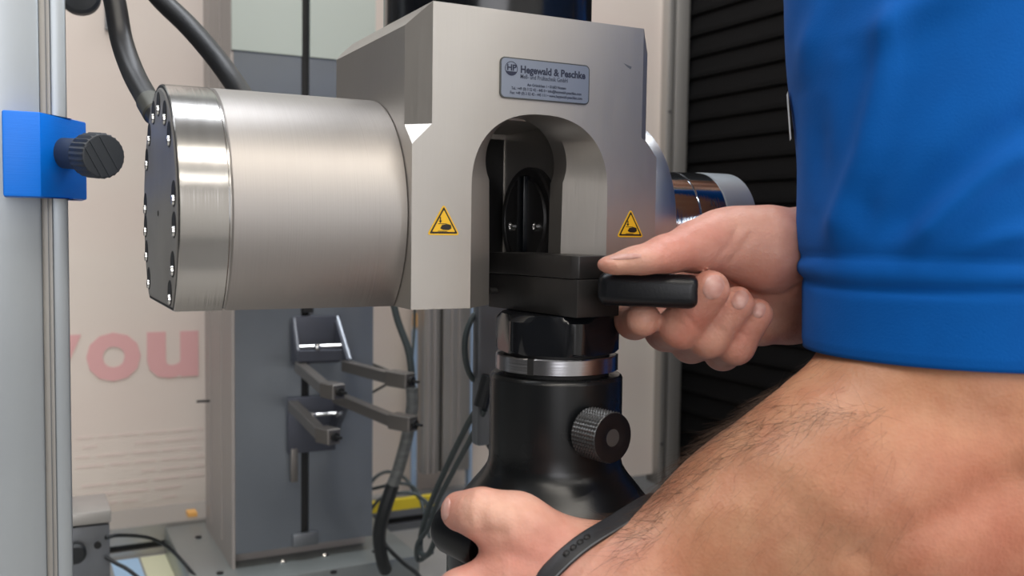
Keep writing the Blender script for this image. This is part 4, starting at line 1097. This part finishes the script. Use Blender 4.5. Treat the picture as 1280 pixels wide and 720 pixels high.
P2, F2 = hairs(LV, LN, 1000, c_top, fa * .8 + np.array((0, 0, .1)), .007, .019, .000045, .38)
P3, F3 = hairs(LV, LN, 140, c_hand, fa * .8, .003, .008, .000025, .4)
HV = np.concatenate([P1, P2, P3]); HF_ = np.concatenate([F1, F2 + len(P1), F3 + len(P1) + len(P2)])
ah = np_mesh('arm_hair', HV, HF_, M['hair'], person); ah['kind'] = 'stuff'

# shirt: sleeve tube with hem band and folds, torso piece
def cloth_mat():
    m = mat('royal_blue_jersey', (.001, .098, .40), .8, 0, ((.001, .090, .37), (60, 60, 60)), .35, (1500, 1500, 1500), spec=.12)
    m.node_tree.nodes['Principled BSDF'].inputs['Sheen Weight'].default_value = .03
    return m
M['cloth'] = cloth_mat()
hem_z = -.0450
stn = [(hem_z, 1014, .372), (-.02, 1013.5, .372), (-.0, 1006, .374), (.03, 998, .378), (.065, 987, .385), (.10, 978, .392), (.16, 985, .42), (.20, 1000, .45)]
zs_ = [s_[0] for s_ in stn]
def sleeve_axis(z):
    lp_ = np.interp(z, zs_, [s_[1] for s_ in stn]); d = np.interp(z, zs_, [s_[2] for s_ in stn])
    rx_ = np.interp(z, zs_, [.0610, .0612, .0625, .0640, .066, .068, .075, .07]); 
    return (lp_ - 640) / F * d + rx_ * .992, d, rx_, rx_ * .98
folds = [([(1035, 335), (1052, 270), (1085, 190), (1110, 90), (1120, -20)], .0035, 13), ([(1120, 335), (1180, 270), (1240, 215), (1330, 160)], .0032, 13),
         ([(1170, 335), (1240, 300), (1330, 280)], .0022, 10), ([(1000, 120), (1012, 60), (1030, -10)], .002, 10), ([(1060, 60), (1150, 10), (1250, -40)], .002, 16),
         ([(1075, 300), (1080, 240), (1100, 215)], -.0018, 12), ([(1090, 320), (1160, 240), (1230, 180), (1330, 120)], -.002, 14), ([(1018, 260), (1022, 180), (1030, 110)], -.0015, 10)]
def seg_d(p, line):
    b_ = 1e9
    for (x0, y0), (x1, y1) in zip(line, line[1:]):
        t = max(0, min(1, ((p[0] - x0) * (x1 - x0) + (p[1] - y0) * (y1 - y0)) / ((x1 - x0) ** 2 + (y1 - y0) ** 2)))
        b_ = min(b_, math.hypot(p[0] - x0 - t * (x1 - x0), p[1] - y0 - t * (y1 - y0)))
    return b_
ZS = list(np.linspace(hem_z, -.008, 24)) + list(np.linspace(-.006, .20, 90)); NT = 132; SV = []
def l2p(p):
    v = Vector(p); yc = v.dot(fwd_l); return 640 + F * v.dot(x_l) / yc, 360 - F * v.dot(y_l) / yc
for z in ZS:
    cx_, cy_, rx_, ry_ = sleeve_axis(z)
    for i in range(NT):
        a = 2 * PI * i / NT; ca, sa = math.cos(a), math.sin(a); p = np.array((cx_ + rx_ * ca, cy_ + ry_ * sa, z))
        o = .0
        if sa < .35 and z > -.018:
            P_ = l2p(p); fade = min(1, (z + .018) / .02)
            for line, amp, w in folds:
                en = min(1, math.hypot(P_[0] - line[0][0], P_[1] - line[0][1]) / 60, math.hypot(P_[0] - line[-1][0], P_[1] - line[-1][1]) / 60)
                o += 1.5 * amp * fade * en * math.exp(-(seg_d(P_, line) / (w * 1.35)) ** 2)
        wob = .0006 * math.sin(3 * a + z * 60) + .0004 * math.sin(7 * a - z * 90)
        ztop = -.0085 + .0012 * math.sin(a * 2); zlow = -.0185 + .0008 * math.sin(a * 3)
        o += -.0012 * math.exp(-((z - ztop) / .0016) ** 2) - .0016 * math.exp(-((z - zlow) / .0016) ** 2) + .0011 * math.exp(-((z + .0135) / .0035) ** 2)
        if z < hem_z + .002: o -= .0004
        o += wob * (1 if z > -.02 else .4)
        p = p + np.array((ca, sa, 0)) * o; SV.append(p)
nr = len(ZS)
for j in range(nr - 1, -1, -1) if False else range(nr):
    pass
inner = []
for j, z in enumerate(ZS):
    cx_, cy_, _, _ = sleeve_axis(z)
    for i in range(NT):
        p = SV[j * NT + i]; d = p - np.array((cx_, cy_, z)); inner.append(p - d / np.linalg.norm(d) * .0014)
SV += inner; n0 = nr * NT; SF = []
for j in range(nr - 1):
    for i in range(NT):
        a, b = j * NT + i, j * NT + (i + 1) % NT; SF.append([a, b, b + NT, a + NT]); SF.append([n0 + b, n0 + a, n0 + a + NT, n0 + b + NT])
for i in range(NT): SF.append([(i + 1) % NT, i, n0 + i, n0 + (i + 1) % NT])
# torso and right sleeve by the same field method, a little outside the skin
fs = Field((.17, .38, -.62), (.60, .90, .30), .007)
fs.group([(tp(-.07, 0, -.36), tp(-.075, .0, .02), .116, .121, fd, .85), (tp(.07, 0, -.36), tp(.075, 0, .02), .116, .121, fd, .85),
          (tp(-.10, -.01, .04), tp(.10, -.01, .04), .124, .124, fd, .85), (tp(-.15, -.01, .13), tp(.13, -.01, .13), .064, .064), (tp(0, 0, .12), tp(0, .005, .17), .08, .072),
          (L_sh + np.array((0, 0, .02)), tp(-.14, 0, .12), .062, .076), (R_sh, tp(.14, 0, .12), .060, .076), (V3(.385, .725, .08), R_sh, .058, .062)], .04, .02)
XV, XF = fs.mesh(); XV = relax(XV, XF, 2)
shirt = np_mesh('shirt', np.concatenate([np.array(SV), XV]), np.concatenate([np.array(SF), XF + len(SV)]), M['cloth'], person)
shirt['label'] = 'royal blue jersey shirt with a stitched sleeve hem'
M['white_trim'] = mat('white_trim', (.62, .68, .72), .6)
V = []
for k in range(9):
    z = np.interp(k / 8, [0, 1], [PL(988, 166, 'v', 0).z * 0 + .0385, .058]); cx_, cy_, rx_, ry_ = sleeve_axis(z)
    for a in (R(172), R(163)):
        V.append((cx_ + (rx_ + .0012) * math.cos(a), cy_ + (ry_ + .0012) * math.sin(a), z))
np_mesh('side_trim', np.array(V), np.array([[2 * k, 2 * k + 1, 2 * k + 3, 2 * k + 2] for k in range(8)]), M['white_trim'], person)

# trousers, shoes and hair, out of the frame
M['trouser'] = mat('dark_trousers', (.02, .022, .028), .8); M['shoe'] = mat('dark_shoe', (.02, .02, .02), .5)
ftz = -CAM.z
fq = Field((.15, .38, ftz + .05), (.62, .92, -.30), .012)
fq.group([(tp(-.07, 0, -.42), tp(.07, 0, -.42), .125, .125, fd, .8)], .03, .02)
for s_ in (-.10, .10): fq.group([(tp(s_, 0, -.45), tp(s_, .01, -.78), .095, .065), (tp(s_, .01, -.78), tp(s_, -.01, ftz + .10), .063, .05)], .03, .03)
QV, QF = fq.mesh(); np_mesh('trousers', relax(QV, QF, 1), QF, M['trouser'], person)
for s_ in (-.10, .10):
    fz = Field((.10, .35, ftz - .02), (.62, .95, ftz + .14), .008)
    fz.group([(tp(s_, -.04, ftz + .045), tp(s_, .13, ftz + .038), .042, .038), (tp(s_, -.03, ftz + .05), tp(s_, -.02, ftz + .10), .04, .042)], .02, .02)
    SV_, SF_ = fz.mesh(); SV_[:, 2] = np.maximum(SV_[:, 2], ftz + .001); np_mesh('shoe', SV_, SF_, M['shoe'], person)
fhh = Field((.15, .40, .30), (.60, .90, .62), .007)
fhh.group([(tp(0, .028, .38), tp(0, .045, .435), .083, .086, sd, .92)], .01, .01)
HV_, HF2 = fhh.mesh(); np_mesh('head_hair', HV_, HF2, mat('brown_hair', (.05, .03, .018), .6), person)
